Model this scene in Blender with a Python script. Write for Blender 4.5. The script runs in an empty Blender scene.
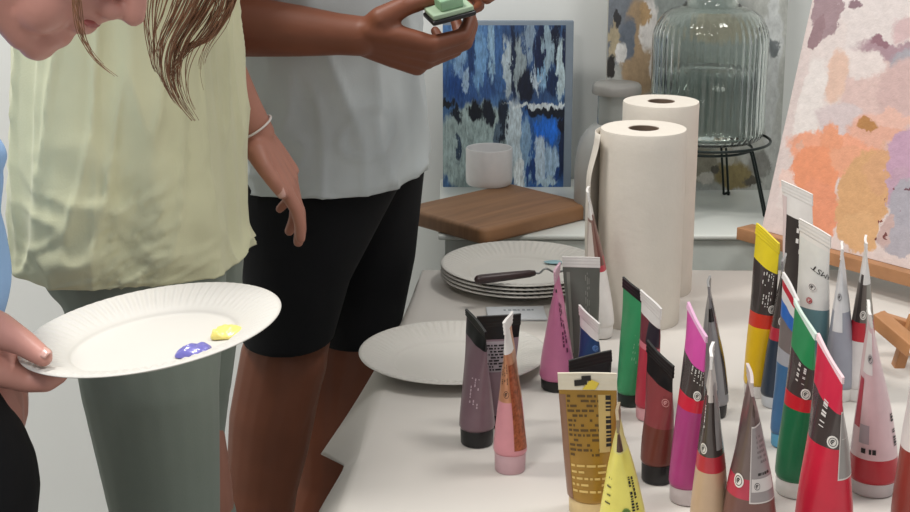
import bpy, bmesh, math, random
from mathutils import Vector, Matrix, noise
random.seed(7)
PI = math.pi
sc = bpy.context.scene
C = sc.collection

# ------------------------------------------------------------------ camera
PITCH = math.radians(16.1); F = 1500.0; CAMZ = 1.358; TZ = 0.75; KZ = 0.775
camd = bpy.data.cameras.new('camera'); cam = bpy.data.objects.new('camera', camd); C.objects.link(cam)
cam.location = (0, 0, CAMZ); cam.rotation_euler = (PI/2 - PITCH, 0, 0)
camd.sensor_width = 36; camd.lens = F/910*36; camd.clip_start = .02
sc.camera = cam
def ray(px, py):
    a = (px-455)/F; b = (256-py)/F
    return Vector((a, math.cos(PITCH)+b*math.sin(PITCH), -math.sin(PITCH)+b*math.cos(PITCH)))
O = Vector((0, 0, CAMZ))
def P(px, py, Y):                     # point of the place at depth Y
    d = ray(px, py); return O + d*(Y/d.y)
def G(px, py, z=TZ):                  # point of the place on a level surface
    d = ray(px, py); return O + d*((z-CAMZ)/d.z)
def metre(px, Y):                     # size of px pixels at depth Y
    return px/F*Y/math.cos(PITCH)*1.0

# ------------------------------------------------------------------ materials
def lin(c):
    if isinstance(c, str):
        c = [int(c[i:i+2], 16) for i in (0, 2, 4)]
    return tuple((v/255/12.92 if v/255 <= .04045 else ((v/255+.055)/1.055)**2.4) for v in c[:3]) + (1,)
def mat(name, col, rough=.5, metal=0, var=.06, scale=30, bump=0, bscale=200, coat=0, trans=0, ior=1.45, sub=0, sheen=0, alpha=1):
    m = bpy.data.materials.new(name); m.use_nodes = True
    nt = m.node_tree; b = nt.nodes['Principled BSDF']
    b.inputs['Roughness'].default_value = rough; b.inputs['Metallic'].default_value = metal
    b.inputs['Coat Weight'].default_value = coat; b.inputs['Transmission Weight'].default_value = trans
    b.inputs['IOR'].default_value = ior; b.inputs['Alpha'].default_value = alpha
    if sub:
        b.inputs['Subsurface Weight'].default_value = sub
        b.inputs['Subsurface Radius'].default_value = (1, .35, .2); b.inputs['Subsurface Scale'].default_value = .008
    b.inputs['Sheen Weight'].default_value = sheen
    c = lin(col)
    tc = nt.nodes.new('ShaderNodeTexCoord'); n = nt.nodes.new('ShaderNodeTexNoise')
    n.inputs['Scale'].default_value = scale; n.inputs['Detail'].default_value = 5
    nt.links.new(tc.outputs['Object'], n.inputs['Vector'])
    r = nt.nodes.new('ShaderNodeValToRGB')
    r.color_ramp.elements[0].position = .3; r.color_ramp.elements[1].position = .7
    r.color_ramp.elements[0].color = tuple(max(0, v*(1-var)) for v in c[:3])+(1,)
    r.color_ramp.elements[1].color = tuple(min(1, v*(1+var)) for v in c[:3])+(1,)
    nt.links.new(n.outputs['Fac'], r.inputs['Fac']); nt.links.new(r.outputs['Color'], b.inputs['Base Color'])
    if bump:
        n2 = nt.nodes.new('ShaderNodeTexNoise'); n2.inputs['Scale'].default_value = bscale; n2.inputs['Detail'].default_value = 6
        nt.links.new(tc.outputs['Object'], n2.inputs['Vector'])
        bp = nt.nodes.new('ShaderNodeBump'); bp.inputs['Strength'].default_value = bump; bp.inputs['Distance'].default_value = .002
        nt.links.new(n2.outputs['Fac'], bp.inputs['Height']); nt.links.new(bp.outputs['Normal'], b.inputs['Normal'])
    return m
_mc = {}
def paint(col, rough=.38, metal=0, coat=.15, trans=0):     # plastic of the tubes
    k = (col, rough, metal, coat, trans)
    if k not in _mc: _mc[k] = mat('tube_plastic_'+col, col, rough, metal, .05, 60, coat=coat, trans=trans)
    return _mc[k]

# ------------------------------------------------------------------ object helpers
def link(name, me, m=None, parent=None, smooth=True):
    o = bpy.data.objects.new(name, me); C.objects.link(o)
    if m is not None:
        for mm in (m if isinstance(m, (list, tuple)) else [m]): me.materials.append(mm)
    if parent is not None: o.parent = parent
    if smooth: me.polygons.foreach_set('use_smooth', [True]*len(me.polygons))
    return o
def obj(name, bm, m=None, parent=None, smooth=True):
    me = bpy.data.meshes.new(name); bm.normal_update(); bm.to_mesh(me); bm.free()
    return link(name, me, m, parent, smooth)
def tag(o, label=None, cat=None, group=None, kind=None):
    if label: o['label'] = label
    if cat: o['category'] = cat
    if group: o['group'] = group
    if kind: o['kind'] = kind
    return o
def empty(name, loc=(0, 0, 0), rz=0):
    o = bpy.data.objects.new(name, None); C.objects.link(o); o.location = loc; o.rotation_euler = (0, 0, rz)
    o.empty_display_size = .02
    return o
def auto(o, ang=35):
    me = o.data
    bm = bmesh.new(); bm.from_mesh(me)
    for e in bm.edges:
        if len(e.link_faces) == 2 and e.calc_face_angle(0) > math.radians(ang): e.smooth = False
    bm.to_mesh(me); bm.free(); return o
def bake(bm, mods):                  # mesh -> modifiers -> mesh
    me = bpy.data.meshes.new('tmp'); bm.normal_update(); bm.to_mesh(me); bm.free()
    o = bpy.data.objects.new('tmp', me); C.objects.link(o)
    for typ, kw in mods:
        md = o.modifiers.new(typ, typ)
        for k, v in kw.items(): setattr(md, k, v)
    dg = bpy.context.evaluated_depsgraph_get(); dg.update()
    r = bpy.data.meshes.new_from_object(o.evaluated_get(dg))
    bpy.data.objects.remove(o); bpy.data.meshes.remove(me)
    return r
def add_box(bm, lo, hi, bev=0, M=None):
    r = bmesh.ops.create_cube(bm, size=1); vs = r['verts']
    for v in vs:
        v.co = Vector([lo[i] + (v.co[i]+.5)*(hi[i]-lo[i]) for i in range(3)])
    if bev:
        es = list({e for v in vs for e in v.link_edges})
        rr = bmesh.ops.bevel(bm, geom=es, offset=bev, segments=3, affect='EDGES', profile=.5)
        vs = list({v for f in rr['faces'] for v in f.verts} | {v for v in vs if v.is_valid})
    if M is not None:
        for v in vs: v.co = M @ v.co
    return vs
def add_lathe(bm, prof, n=48, c=(0, 0, 0), closed=False, rip=None, midx=None):
    rings = []
    for r, z in prof:
        if r < 1e-6: rings.append([bm.verts.new((c[0], c[1], c[2]+z))])
        else:
            rings.append([bm.verts.new((c[0]+(r+(rip(r, z, 2*PI*i/n) if rip else 0))*math.cos(2*PI*i/n),
                                        c[1]+(r+(rip(r, z, 2*PI*i/n) if rip else 0))*math.sin(2*PI*i/n), c[2]+z)) for i in range(n)])
    for k in range(len(rings)-1):
        a, b = rings[k], rings[k+1]
        for i in range(n):
            j = (i+1) % n
            if len(a) == 1 and len(b) == 1: continue
            if len(a) == 1: f = bm.faces.new((a[0], b[j], b[i]))
            elif len(b) == 1: f = bm.faces.new((a[i], a[j], b[0]))
            else: f = bm.faces.new((a[i], a[j], b[j], b[i]))
            if midx: f.material_index = midx(k)
    return rings
def catmull(pts, n):
    out = []
    m = len(pts)
    for i in range(m-1):
        p0 = pts[max(i-1, 0)]; p1 = pts[i]; p2 = pts[i+1]; p3 = pts[min(i+2, m-1)]
        for s in range(n):
            t = s/n
            out.append([.5*((2*b)+(-a+c)*t+(2*a-5*b+4*c-d)*t*t+(-a+3*b-3*c+d)*t**3) for a, b, c, d in zip(p0, p1, p2, p3)])
    out.append(list(pts[-1])); return out
def add_tube(bm, pts, rads, n=10, capends=True):
    pts = [Vector(p) for p in pts]
    if not isinstance(rads, (list, tuple)): rads = [rads]*len(pts)
    up = None; rings = []
    for i, p in enumerate(pts):
        t = (pts[min(i+1, len(pts)-1)] - pts[max(i-1, 0)]).normalized()
        if up is None:
            up = t.orthogonal().normalized()
        up = (up - t*up.dot(t)).normalized(); s = t.cross(up)
        rings.append([bm.verts.new(p + (up*math.cos(2*PI*k/n)+s*math.sin(2*PI*k/n))*rads[i]) for k in range(n)])
    for a, b in zip(rings, rings[1:]):
        for k in range(n): bm.faces.new((a[k], a[(k+1) % n], b[(k+1) % n], b[k]))
    if capends:
        bm.faces.new(list(reversed(rings[0]))); bm.faces.new(rings[-1])
def add_cone(bm, a, b, r1, r2, n=20):           # round cone, closed
    a = Vector(a); b = Vector(b); d = b-a; L = d.length
    if L < 1e-6: d = Vector((0, 0, 1)); L = 1e-6
    q = d.normalized().to_track_quat('Z', 'Y').to_matrix()
    prof = []
    for k in range(7):
        t = -PI/2 + k*PI/12; prof.append((r1*math.cos(t), r1*math.sin(t)))
    for k in range(7):
        t = k*PI/12; prof.append((r2*math.cos(t), L + r2*math.sin(t)))
    prof[0] = (0, prof[0][1]); prof[-1] = (0, prof[-1][1])
    if L < 2e-6: prof = prof[:7]+prof[8:]
    rings = add_lathe(bm, prof, n)
    for rg in rings:
        for v in rg: v.co = q @ v.co + a
def add_ell(bm, c, rx, ry, rz, M=None, n=24):
    r = bmesh.ops.create_uvsphere(bm, u_segments=n, v_segments=n//2, radius=1)
    for v in r['verts']:
        w = Vector((v.co.x*rx, v.co.y*ry, v.co.z*rz))
        if M is not None: w = M @ w
        v.co = w + Vector(c)
def chain(bm, pts):                   # [(p, r), ...]
    for (a, ra), (b, rb) in zip(pts, pts[1:]): add_cone(bm, a, b, ra, rb)
def fuse(bm, voxel=.004, smooth=6):
    return bake(bm, [('REMESH', dict(mode='VOXEL', voxel_size=voxel, adaptivity=0)),
                     ('SMOOTH', dict(factor=.5, iterations=smooth))])
def add_loft(bm, rings, N=96, step=6, disp=None, power=2.0, closed_top=False, closed_bottom=False):
    # rings: (cx, cy, cz, rx, ry)
    R = catmull(rings, step); out = []
    M_ = len(R)-1
    for k, (cx, cy, cz, rx, ry) in enumerate(R):
        t = k/M_; rg = []
        for i in range(N):
            a = 2*PI*i/N; ca, sa = math.cos(a), math.sin(a)
            q = (abs(ca)**power + abs(sa)**power)**(-1/power)
            dr, dz = disp(a, t) if disp else (0, 0)
            rg.append(bm.verts.new((cx+(rx*q+dr)*ca, cy+(ry*q+dr)*sa, cz+dz)))
        out.append(rg)
    for a, b in zip(out, out[1:]):
        for i in range(N):
            j = (i+1) % N; bm.faces.new((a[i], a[j], b[j], b[i]))
    if closed_bottom: bm.faces.new(list(reversed(out[0])))
    if closed_top: bm.faces.new(out[-1])
    return out
def sstep(a, b, x):
    t = max(0, min(1, (x-a)/(b-a))); return t*t*(3-2*t)

# ------------------------------------------------------------------ room
wallm = mat('painted_wall', 'e6e8e5', .75, var=.02, scale=2, bump=.05, bscale=300)
floorm = mat('grey_floor', 'a8a49c', .5, var=.05, scale=6)
WY = 2.52
bm = bmesh.new(); add_box(bm, (-3.2, WY, 0), (2.6, WY+.12, 2.7)); w = tag(obj('wall_back', bm, wallm, smooth=False), kind='structure')
bm = bmesh.new(); add_box(bm, (-3.32, -2.6, 0), (-3.2, WY+.12, 2.7)); tag(obj('wall_left', bm, wallm, smooth=False), kind='structure')
bm = bmesh.new(); add_box(bm, (-3.32, -2.6, -.1), (2.6, WY+.12, 0)); tag(obj('floor', bm, floorm, smooth=False), kind='structure')
bm = bmesh.new(); add_box(bm, (-3.2, WY-.015, 0), (2.6, WY, .09), .003); tag(obj('baseboard_back', bm, wallm, smooth=False), kind='structure')

# ------------------------------------------------------------------ front table with paper
paperm = mat('table_paper', 'd0cbc4', .7, var=.03, scale=3, bump=.15, bscale=25)
tabm = mat('table_plastic', 'd8d8d4', .5)
metalm = mat('grey_steel', '8a8c8c', .35, .9)
EL0 = G(349, 500); EL1 = G(424, 271)               # the left edge seen in the photo
def edge_x(y): return EL0.x + (y-EL0.y)*(EL1.x-EL0.x)/(EL1.y-EL0.y)
YB = 2.035; XR = 1.25; YF = .85
tb = empty('folding_table', (0.4, 1.4, 0)); tag(tb, 'long white table covered with paper where the paint tubes stand', 'table')
bm = bmesh.new()
vs = [(edge_x(YF)+.012, YF+.01), (XR-.02, YF+.01), (XR-.02, YB-.005), (edge_x(YB)+.01, YB-.005)]
top = [bm.verts.new((x-.4, y-1.4, TZ-.0025)) for x, y in vs]; bot = [bm.verts.new((x-.4, y-1.4, TZ-.045)) for x, y in vs]
bm.faces.new(top); bm.faces.new(list(reversed(bot)))
for i in range(4): bm.faces.new((top[i], bot[i], bot[(i+1) % 4], top[(i+1) % 4]))
obj('tabletop', bm, tabm, tb, smooth=False)
for x in (.02, 1.15):
    for y in (.95, 1.95):
        bm = bmesh.new(); add_tube(bm, [(x-.4, y-1.4, 0), (x-.4, y-1.4, TZ-.046)], .014, 16); obj('leg', bm, metalm, tb)
# paper cloth: top surface with a stiff flap hanging at the left
def paper_z(x, y):
    v = .0012*noise.noise(Vector((x*3, y*14, 1))) + .0008*noise.noise(Vector((x*9+y*5, y*22, 4)))
    return max(v, -.0005)
bm = bmesh.new()
NU, NV, NS = 110, 240, 14
cols = []
# how far the stiff paper stands out and hangs down at each place along the edge
FL = [(YF, .038, .05), (1.352, .040, .052), (1.365, .040, .05), (1.375, .018, .013), (1.40, .02, .018), (1.55, .069, .071), (1.75, .055, .085), (1.85, .034, .071), (1.93, .023, .06), (2.0, .006, .012), (2.05, .001, .006)]
def flap(y):
    for (a, oa, da), (b, ob, db) in zip(FL, FL[1:]):
        if y <= b:
            k = (y-a)/(b-a); return oa+(ob-oa)*k, da+(db-da)*k
    return FL[-1][1:]
for j in range(NV+1):
    y = YF + (YB-YF)*j/NV; ex = edge_x(y); row = []
    oo, L = flap(y)
    for s in range(NS, 0, -1):
        d = L*s/NS
        out = oo*(s/NS)**.8
        row.append(bm.verts.new((ex-out-.002, y, TZ+.001-d)))
    for i in range(NU+1):
        x = ex + (XR-ex)*i/NU
        row.append(bm.verts.new((x, y, TZ+paper_z(x, y)*min(1, i/4))))
    cols.append(row)
for a, b in zip(cols, cols[1:]):
    for i in range(len(a)-1): bm.faces.new((a[i], a[i+1], b[i+1], b[i]))
o = obj('paper_tablecloth', bm, paperm)
md = o.modifiers.new('thickness', 'SOLIDIFY'); md.thickness = .0006; md.offset = -1
tag(o, 'white paper sheet spread over the front table, its pointed corner hanging on the left', 'tablecloth')

# back counter
counterm = mat('counter_white', 'd9dcd6', .35, var=.03, scale=4)
panelm = mat('counter_panel', 'c3c8c2', .5)
cc = empty('back_counter', (.6, 2.315, 0)); tag(cc, 'white counter along the wall, a little higher than the paper covered table', 'counter')
bm = bmesh.new(); add_box(bm, (-.625, -.185, KZ-.008), (.9, .18, KZ), .003); auto(obj('worktop', bm, counterm, cc))
bm = bmesh.new(); add_box(bm, (-.615, -.180, 0), (.89, .178, KZ-.0085), .002); auto(obj('front_panel', bm, panelm, cc))

# ------------------------------------------------------------------ painted canvases (their own painted colours)
def blob_material(name, base, blobs, distort=.02, dscale=20, stretch=(1, 1), bump=.3, cell=40, streak=.0):
    # blobs: (cx, cy, rx, ry, colour, softness) in canvas metres (x right, z up), painted one over the other
    m = bpy.data.materials.new(name); m.use_nodes = True; nt = m.node_tree; L = nt.links
    b = nt.nodes['Principled BSDF']; b.inputs['Roughness'].default_value = .55
    tc = nt.nodes.new('ShaderNodeTexCoord'); sep = nt.nodes.new('ShaderNodeSeparateXYZ'); L.new(tc.outputs['Object'], sep.inputs[0])
    def math_(op, a, bb=None, clamp=False):
        n = nt.nodes.new('ShaderNodeMath'); n.operation = op; n.use_clamp = clamp
        for k, v in enumerate((a, bb)):
            if v is None: continue
            if isinstance(v, (int, float)): n.inputs[k].default_value = v
            else: L.new(v, n.inputs[k])
        return n.outputs[0]
    mp = nt.nodes.new('ShaderNodeMapping'); mp.inputs['Scale'].default_value = (stretch[0], 1, stretch[1]); L.new(tc.outputs['Object'], mp.inputs[0])
    nz = nt.nodes.new('ShaderNodeTexNoise'); nz.inputs['Scale'].default_value = dscale; nz.inputs['Detail'].default_value = 6; nz.inputs['Roughness'].default_value = .65
    L.new(mp.outputs[0], nz.inputs['Vector'])
    sc3 = nt.nodes.new('ShaderNodeSeparateXYZ'); L.new(nz.outputs['Color'], sc3.inputs[0])
    dx = math_('MULTIPLY', math_('SUBTRACT', sc3.outputs[0], .5), distort*6)
    dz = math_('MULTIPLY', math_('SUBTRACT', sc3.outputs[1], .5), distort*6)
    X = math_('ADD', sep.outputs[0], dx); Z = math_('ADD', sep.outputs[2], dz)
    cur = None
    for (cx, cy, rx, ry, col, soft) in blobs:
        u = math_('DIVIDE', math_('SUBTRACT', X, cx), rx); v = math_('DIVIDE', math_('SUBTRACT', Z, cy), ry)
        d = math_('ADD', math_('MULTIPLY', u, u), math_('MULTIPLY', v, v))
        mr = nt.nodes.new('ShaderNodeMapRange'); mr.inputs['From Min'].default_value = 1-soft; mr.inputs['From Max'].default_value = 1+soft
        mr.inputs['To Min'].default_value = 1; mr.inputs['To Max'].default_value = 0; mr.interpolation_type = 'SMOOTHSTEP'
        L.new(d, mr.inputs['Value'])
        mx = nt.nodes.new('ShaderNodeMix'); mx.data_type = 'RGBA'
        L.new(mr.outputs[0], mx.inputs[0])
        if cur is None: mx.inputs[6].default_value = lin(base)
        else: L.new(cur, mx.inputs[6])
        mx.inputs[7].default_value = lin(col); cur = mx.outputs[2]
    # knife texture
    n3 = nt.nodes.new('ShaderNodeTexNoise'); n3.inputs['Scale'].default_value = cell; n3.inputs['Detail'].default_value = 5; n3.inputs['Roughness'].default_value = .7
    L.new(mp.outputs[0], n3.inputs['Vector'])
    mr = nt.nodes.new('ShaderNodeMapRange'); mr.inputs['From Min'].default_value = .3; mr.inputs['From Max'].default_value = .7
    mr.inputs['To Min'].default_value = 1-streak; mr.inputs['To Max'].default_value = 1+streak; L.new(n3.outputs['Fac'], mr.inputs['Value'])
    vm = nt.nodes.new('ShaderNodeVectorMath'); vm.operation = 'SCALE'; L.new(cur, vm.inputs[0]); L.new(mr.outputs[0], vm.inputs['Scale'])
    L.new(vm.outputs[0], b.inputs['Base Color'])
    bp = nt.nodes.new('ShaderNodeBump'); bp.inputs['Strength'].default_value = bump; bp.inputs['Distance'].default_value = .002
    L.new(n3.outputs['Fac'], bp.inputs['Height']); L.new(bp.outputs['Normal'], b.inputs['Normal'])
    return m
canvas_side = mat('raw_canvas', 'c9c6bd', .8); greyside = mat('grey_canvas_edge', '7e8a96', .7)

def canvas(name, label, bl, width, height, yaw, lean, front, side, depth=.018, ins=(0, 0)):
    # bl = bottom left corner of the front; front face towards -y local
    o = empty(name, bl); o.rotation_euler = (-lean, 0, yaw)
    tag(o, label, 'painting')
    bm = bmesh.new(); add_box(bm, (0, 0.0006, 0), (width, depth, height), .001); auto(obj('stretcher_frame', bm, side, o))
    bm = bmesh.new(); n = 60
    g = [[bm.verts.new(((width-ins[0])*i/n, -.0002 - .0006*abs(noise.noise(Vector((i*.3, j*.2, width*9)))), (height-ins[1])*j/n)) for i in range(n+1)] for j in range(n+1)]
    for j in range(n):
        for i in range(n): bm.faces.new((g[j][i], g[j][i+1], g[j+1][i+1], g[j+1][i]))
    obj('painted_face', bm, front, o)
    return o

# blue painting leaning at the wall
bl = G(443, 187, KZ); wdt = G(571, 187, KZ).x - bl.x
hgt = (P(443, 21, bl.y+.01).z-KZ)
def bl_blobs():
    def q(px, py): # photo position -> canvas metres
        p = P(px, py, bl.y); return p.x-bl.x, (p.z-bl.z)
    B = []
    def add(px, py, rx, ry, col, soft=.25):
        x, z = q(px, py); B.append((x, z, metre(rx, bl.y), metre(ry, bl.y), col, soft))
    rnd = random.Random(3)
    # upper half deep and mid blue, lower left sage, lower right white and cobalt
    add(475, 60, 60, 46, '4d74a4', .3); add(470, 85, 30, 22, '32558c', .3); add(530, 60, 40, 50, '2f4c77', .3)
    for (x, y, rx, ry, c) in [(458, 55, 5, 30, '7fa3c8'), (470, 50, 4, 26, '1f3a69'), (480, 62, 5, 34, '6f9ac6'), (492, 52, 4, 30, '88a9c4'), (500, 62, 5, 32, '3d6397'),
            (508, 70, 5, 30, 'a9b9c2'), (514, 60, 4, 36, '15233f'), (520, 68, 5, 30, '8c9aa0'), (527, 85, 7, 18, '10182c'), (530, 40, 4, 22, '7f93a6'), (537, 75, 3, 20, 'b8c8d4'),
            (541, 50, 6, 26, '122043'), (546, 75, 6, 16, '88afcf'), (549, 50, 5, 26, '8fa6b4'), (557, 45, 4, 24, '0f1a33'), (562, 70, 5, 30, 'b2c6cd'), (566, 50, 3, 24, '1a2544'),
            (553, 85, 5, 12, '14294e'), (455, 88, 8, 12, '1f4684'), (466, 82, 4, 12, '9db8d2')]: add(x, y, rx, ry, c, .35)
    add(480, 150, 42, 46, '9fb2b1', .15)
    add(545, 150, 34, 46, '2d5a97', .2)
    for (x, y, rx, ry, c) in [(458, 112, 4, 9, '16202e'), (458, 148, 3, 16, '33455a'), (476, 112, 6, 10, '0d1420'), (488, 114, 6, 12, '121a28'), (503, 122, 5, 22, '1a2535'), (498, 140, 3, 20, '56697a'), (447, 104, 6, 4, '0d1420'),
            (515, 140, 8, 40, 'bccbd2'), (526, 155, 5, 34, '7fa0be'), (520, 175, 6, 14, 'dfe6e8'), (535, 112, 8, 5, '0c1830'), (550, 112, 16, 5, '0c1524'), (548, 130, 12, 12, '1e6ad0'), (540, 160, 6, 22, 'b5c8d8'),
            (552, 165, 7, 20, '9db9d2'), (548, 182, 12, 5, 'a8bfcd'), (565, 140, 5, 40, '0f2144'), (532, 170, 4, 12, '1c3f7c'), (558, 175, 4, 10, '153a78'), (562, 125, 4, 10, '0b1226')]: add(x, y, rx, ry, c, .35)
    add(538, 106, 30, 2.4, 'ccd6da', .5)
    add(567.5, 100, 1, 1, '1a2544', .3)
    return B
bluem = blob_material('blue_abstract_paint', '41658f', bl_blobs(), .0075, 95, (1, .22), .7, 210, .5)
canvas('blue_painting', 'blue and white abstract canvas leaning on the wall behind the white cup', bl, wdt, hgt, 0, math.radians(3), bluem, greyside, ins=(.013, .007))

# grey and ochre painting behind the water jug
bl2 = G(604, 190, KZ); w2 = G(778, 190, KZ).x - bl2.x
def g_blobs():
    def q(px, py): p = P(px, py, bl2.y); return p.x-bl2.x, p.z-bl2.z
    B = []
    for (px, py, rx, ry, col, s) in [(690, 60, 60, 90, '8e9591', .4), (622, 25, 20, 40, '7a8087', .2), (640, 50, 18, 50, 'a58d6f', .3), (628, 40, 8, 22, '6b737e', .3), (614, 40, 6, 20, 'b7a98c', .3),
            (650, 25, 8, 26, 'd8d4cf', .4), (622, 55, 6, 12, 'dcdad6', .3), (610, 68, 5, 10, '35322f', .3), (617, 20, 4, 9, '39393b', .3), (655, 60, 5, 18, 'cfc9c2', .4), (645, 15, 6, 12, 'b0926a', .3),
            (700, 165, 40, 18, '9a9584', .4), (735, 175, 18, 14, '8d7f55', .4), (725, 155, 8, 10, 'b8b4a6', .4), (705, 178, 10, 6, 'd6d2c8', .4), (715, 170, 6, 4, '5e5a50', .4), (760, 165, 12, 14, '8a8a84', .4), (752, 182, 10, 5, '5b564b', .4),
            (773, 60, 8, 90, 'c9ccca', .3), (774, 48, 5, 10, '6f7577', .3), (775, 150, 5, 30, 'b8bab6', .4), (720, 30, 30, 14, 'a39a86', .5)]:
        x, z = q(px, py); B.append((x, z, metre(rx, bl2.y), metre(ry, bl2.y), col, s))
    return B
greym = blob_material('grey_abstract_paint', 'b4b6b0', g_blobs(), .006, 45, (1, .6), .5, 90, .22)
canvas('grey_painting', 'grey, ochre and white abstract canvas standing behind the glass water jug', bl2, w2, .52, 0, math.radians(2), greym, canvas_side)

# ------------------------------------------------------------------ easel with the peach painting
eA = G(738, 238, KZ+.0)                      # left end of ledge (on the counter front zone)
LZ = KZ+.022
woodm = mat('easel_wood', 'a87a55', .5, var=.18, scale=25)
p0 = G(742, 232, LZ-.01); p1 = G(905, 276, LZ-.01)
yaw = math.atan2(p1.y-p0.y, p1.x-p0.x)
ea = empty('table_easel', p0, yaw); tag(ea, 'wooden table easel holding the peach painting at the right', 'easel')
LL = .42
UX = Vector((math.cos(yaw), math.sin(yaw), 0)); UN = Vector((math.sin(yaw), -math.cos(yaw), 0))  # UN: towards viewer
bm = bmesh.new(); add_box(bm, (0, -.012, -.009), (LL, .022, .009), .001); auto(obj('ledge', bm, woodm, ea))
def easel_beam(a, b, w, t, nm='leg'):
    a = Vector(a); b = Vector(b); d = b-a; q = d.normalized().to_track_quat('Z', 'Y').to_matrix().to_4x4()
    bm = bmesh.new(); add_box(bm, (-w/2, -t/2, 0), (w/2, t/2, d.length), .0015, Matrix.Translation(a) @ q)
    return auto(obj(nm, bm, woodm, ea))
LEAN = math.radians(14)
zt = LZ-.01
easel_beam((LL*.8, .005, TZ-(LZ-.01)+.001), (LL*.8, .005, -.0095), .03, .02, 'foot')
easel_beam((LL/2, .045, -(zt-KZ)+.012), (LL/2, .045+math.tan(LEAN)*.5, .5), .03, .014, 'mast')
easel_beam((.10, .05, -.005), (.27, .05+math.tan(LEAN)*.42, .42), .02, .012)
easel_beam((LL-.10, .05, -.005), (.25, .05+math.tan(LEAN)*.42, .42), .02, .012)

cv0 = p0 + UX*.033 + Vector((0, 0, .0095)) - UN*.004
def to_canvas(px, py):
    n = (UN*math.cos(LEAN) + Vector((0, 0, math.sin(LEAN))))
    d = ray(px, py); t = (cv0-O).dot(n)/d.dot(n); h = O+d*t-cv0
    up = (-UN*math.sin(LEAN) + Vector((0, 0, math.cos(LEAN))))
    return h.dot(UX), h.dot(up), t
def p_blobs():
    B = []
    for (px, py, rx, ry, col, s) in [
            (905, 90, 70, 70, 'cfb3ae', .5), (868, 100, 26, 50, 'd3b8b2', .4), (870, 20, 60, 34, 'd9cfcc', .5), (822, 90, 22, 70, 'd9cdc9', .3), (808, 110, 14, 50, 'e0d8d4', .4), (840, 120, 26, 16, 'cfc0c0', .5), (858, 62, 30, 14, 'dcd0cc', .5),
            (890, 50, 34, 8, 'a68a92', .8), (905, 62, 16, 12, 'a3a0a8', .7), (880, 42, 10, 6, '8f6a74', .6), (905, 30, 14, 12, 'cbb0b0', .6), (838, 75, 12, 26, 'd9b9a8', .6),
            (828, 8, 16, 30, '9d858a', .12), (818, 32, 6, 16, '94797e', .2), (846, 2, 6, 6, 'e0d6d4', .4), (855, 5, 8, 5, '8a7078', .6),
            (900, 90, 24, 30, 'c9aca8', .6), (840, 155, 60, 22, 'e4a184', .25), (828, 150, 12, 26, 'e09a78', .3), (812, 180, 28, 34, 'e2946f', .18), (815, 215, 24, 36, 'df9372', .25), (850, 160, 22, 12, 'dfa081', .4),
            (875, 132, 30, 14, 'dba894', .5), (868, 125, 12, 5, 'b07e4c', .5), (890, 120, 22, 8, 'ddb3a4', .6), (862, 200, 26, 50, 'cfa174', .18), (858, 232, 22, 20, 'd2a679', .25), (880, 170, 16, 22, 'cf9f78', .4),
            (905, 158, 18, 26, 'bd9ab0', .25), (897, 190, 10, 22, 'b99aab', .3), (905, 215, 20, 34, 'a7a3ac', .25), (898, 240, 20, 16, 'aaa5ad', .3), (886, 232, 6, 16, 'c0a5a0', .5),
            (788, 180, 10, 12, 'e5c8be', .5), (786, 198, 8, 12, 'd9cdc9', .4), (800, 148, 6, 4, 'd6a590', .5),
            (880, 222, 1.6, 2, '7d4038', .3), (878, 236, 2, 1.6, '6d3a38', .3), (888, 235, 1.4, 2.4, '6d3a38', .3), (893, 194, 1.5, 1.2, '7d4850', .3), (906, 192, 2.5, 1.5, '6d4450', .3), (902, 210, 1, 1, '7d4850', .3), (884, 196, 1, 1, '7d4850', .3)]:
        x, z, t = to_canvas(px, py); k = t/F
        B.append((x, z, rx*k*1.12, ry*k*1.04, col, s))
    return B
peachm = blob_material('peach_abstract_paint', 'd8c9c5', [b[:5]+(b[5]*.6,) for b in p_blobs()], .0075, 32, (1, 1), .6, 70, .09)
cvs = canvas('peach_painting', 'pink, peach and lavender abstract canvas standing on the wooden easel', cv0, .34, .46, yaw, LEAN, peachm, canvas_side)
bm = bmesh.new()
# ------------------------------------------------------------------ second small wooden easel at the right edge
we = G(893, 372); woodl = mat('light_easel_wood', 'b98458', .45, var=.15, scale=30)
se = empty('small_easel', (we.x+.03, we.y+.02, TZ)); tag(se, 'small folded wooden easel lying at the right edge behind the white tubes', 'easel')
def beam2(a, b, w, t, nm, m=woodl):
    a = Vector(a)-Vector(se.location); b = Vector(b)-Vector(se.location); d = b-a; q = d.normalized().to_track_quat('Z', 'Y').to_matrix().to_4x4()
    bm = bmesh.new(); add_box(bm, (-w/2, -t/2, 0), (w/2, t/2, d.length), .0015, Matrix.Translation(a) @ q)
    return auto(obj(nm, bm, m, se))
ye = we.y+.02
beam2(P(876, 317, ye), P(915, 350, ye-.04), .022, .016, 'arm')
beam2(P(880, 318, ye+.03), P(930, 333, ye+.03), .016, .014, 'brace')
beam2(P(908, 335, ye), P(897, 369, ye), .016, .012, 'leg')
beam2(P(915, 316, ye+.02), P(903, 345, ye+.02), .012, .012, 'strut')
beam2(P(893.5, 368.5, ye), P(901, 371, ye), .010, .012, 'rubber_foot', mat('black_rubber', '1c1b1a', .6))

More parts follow.
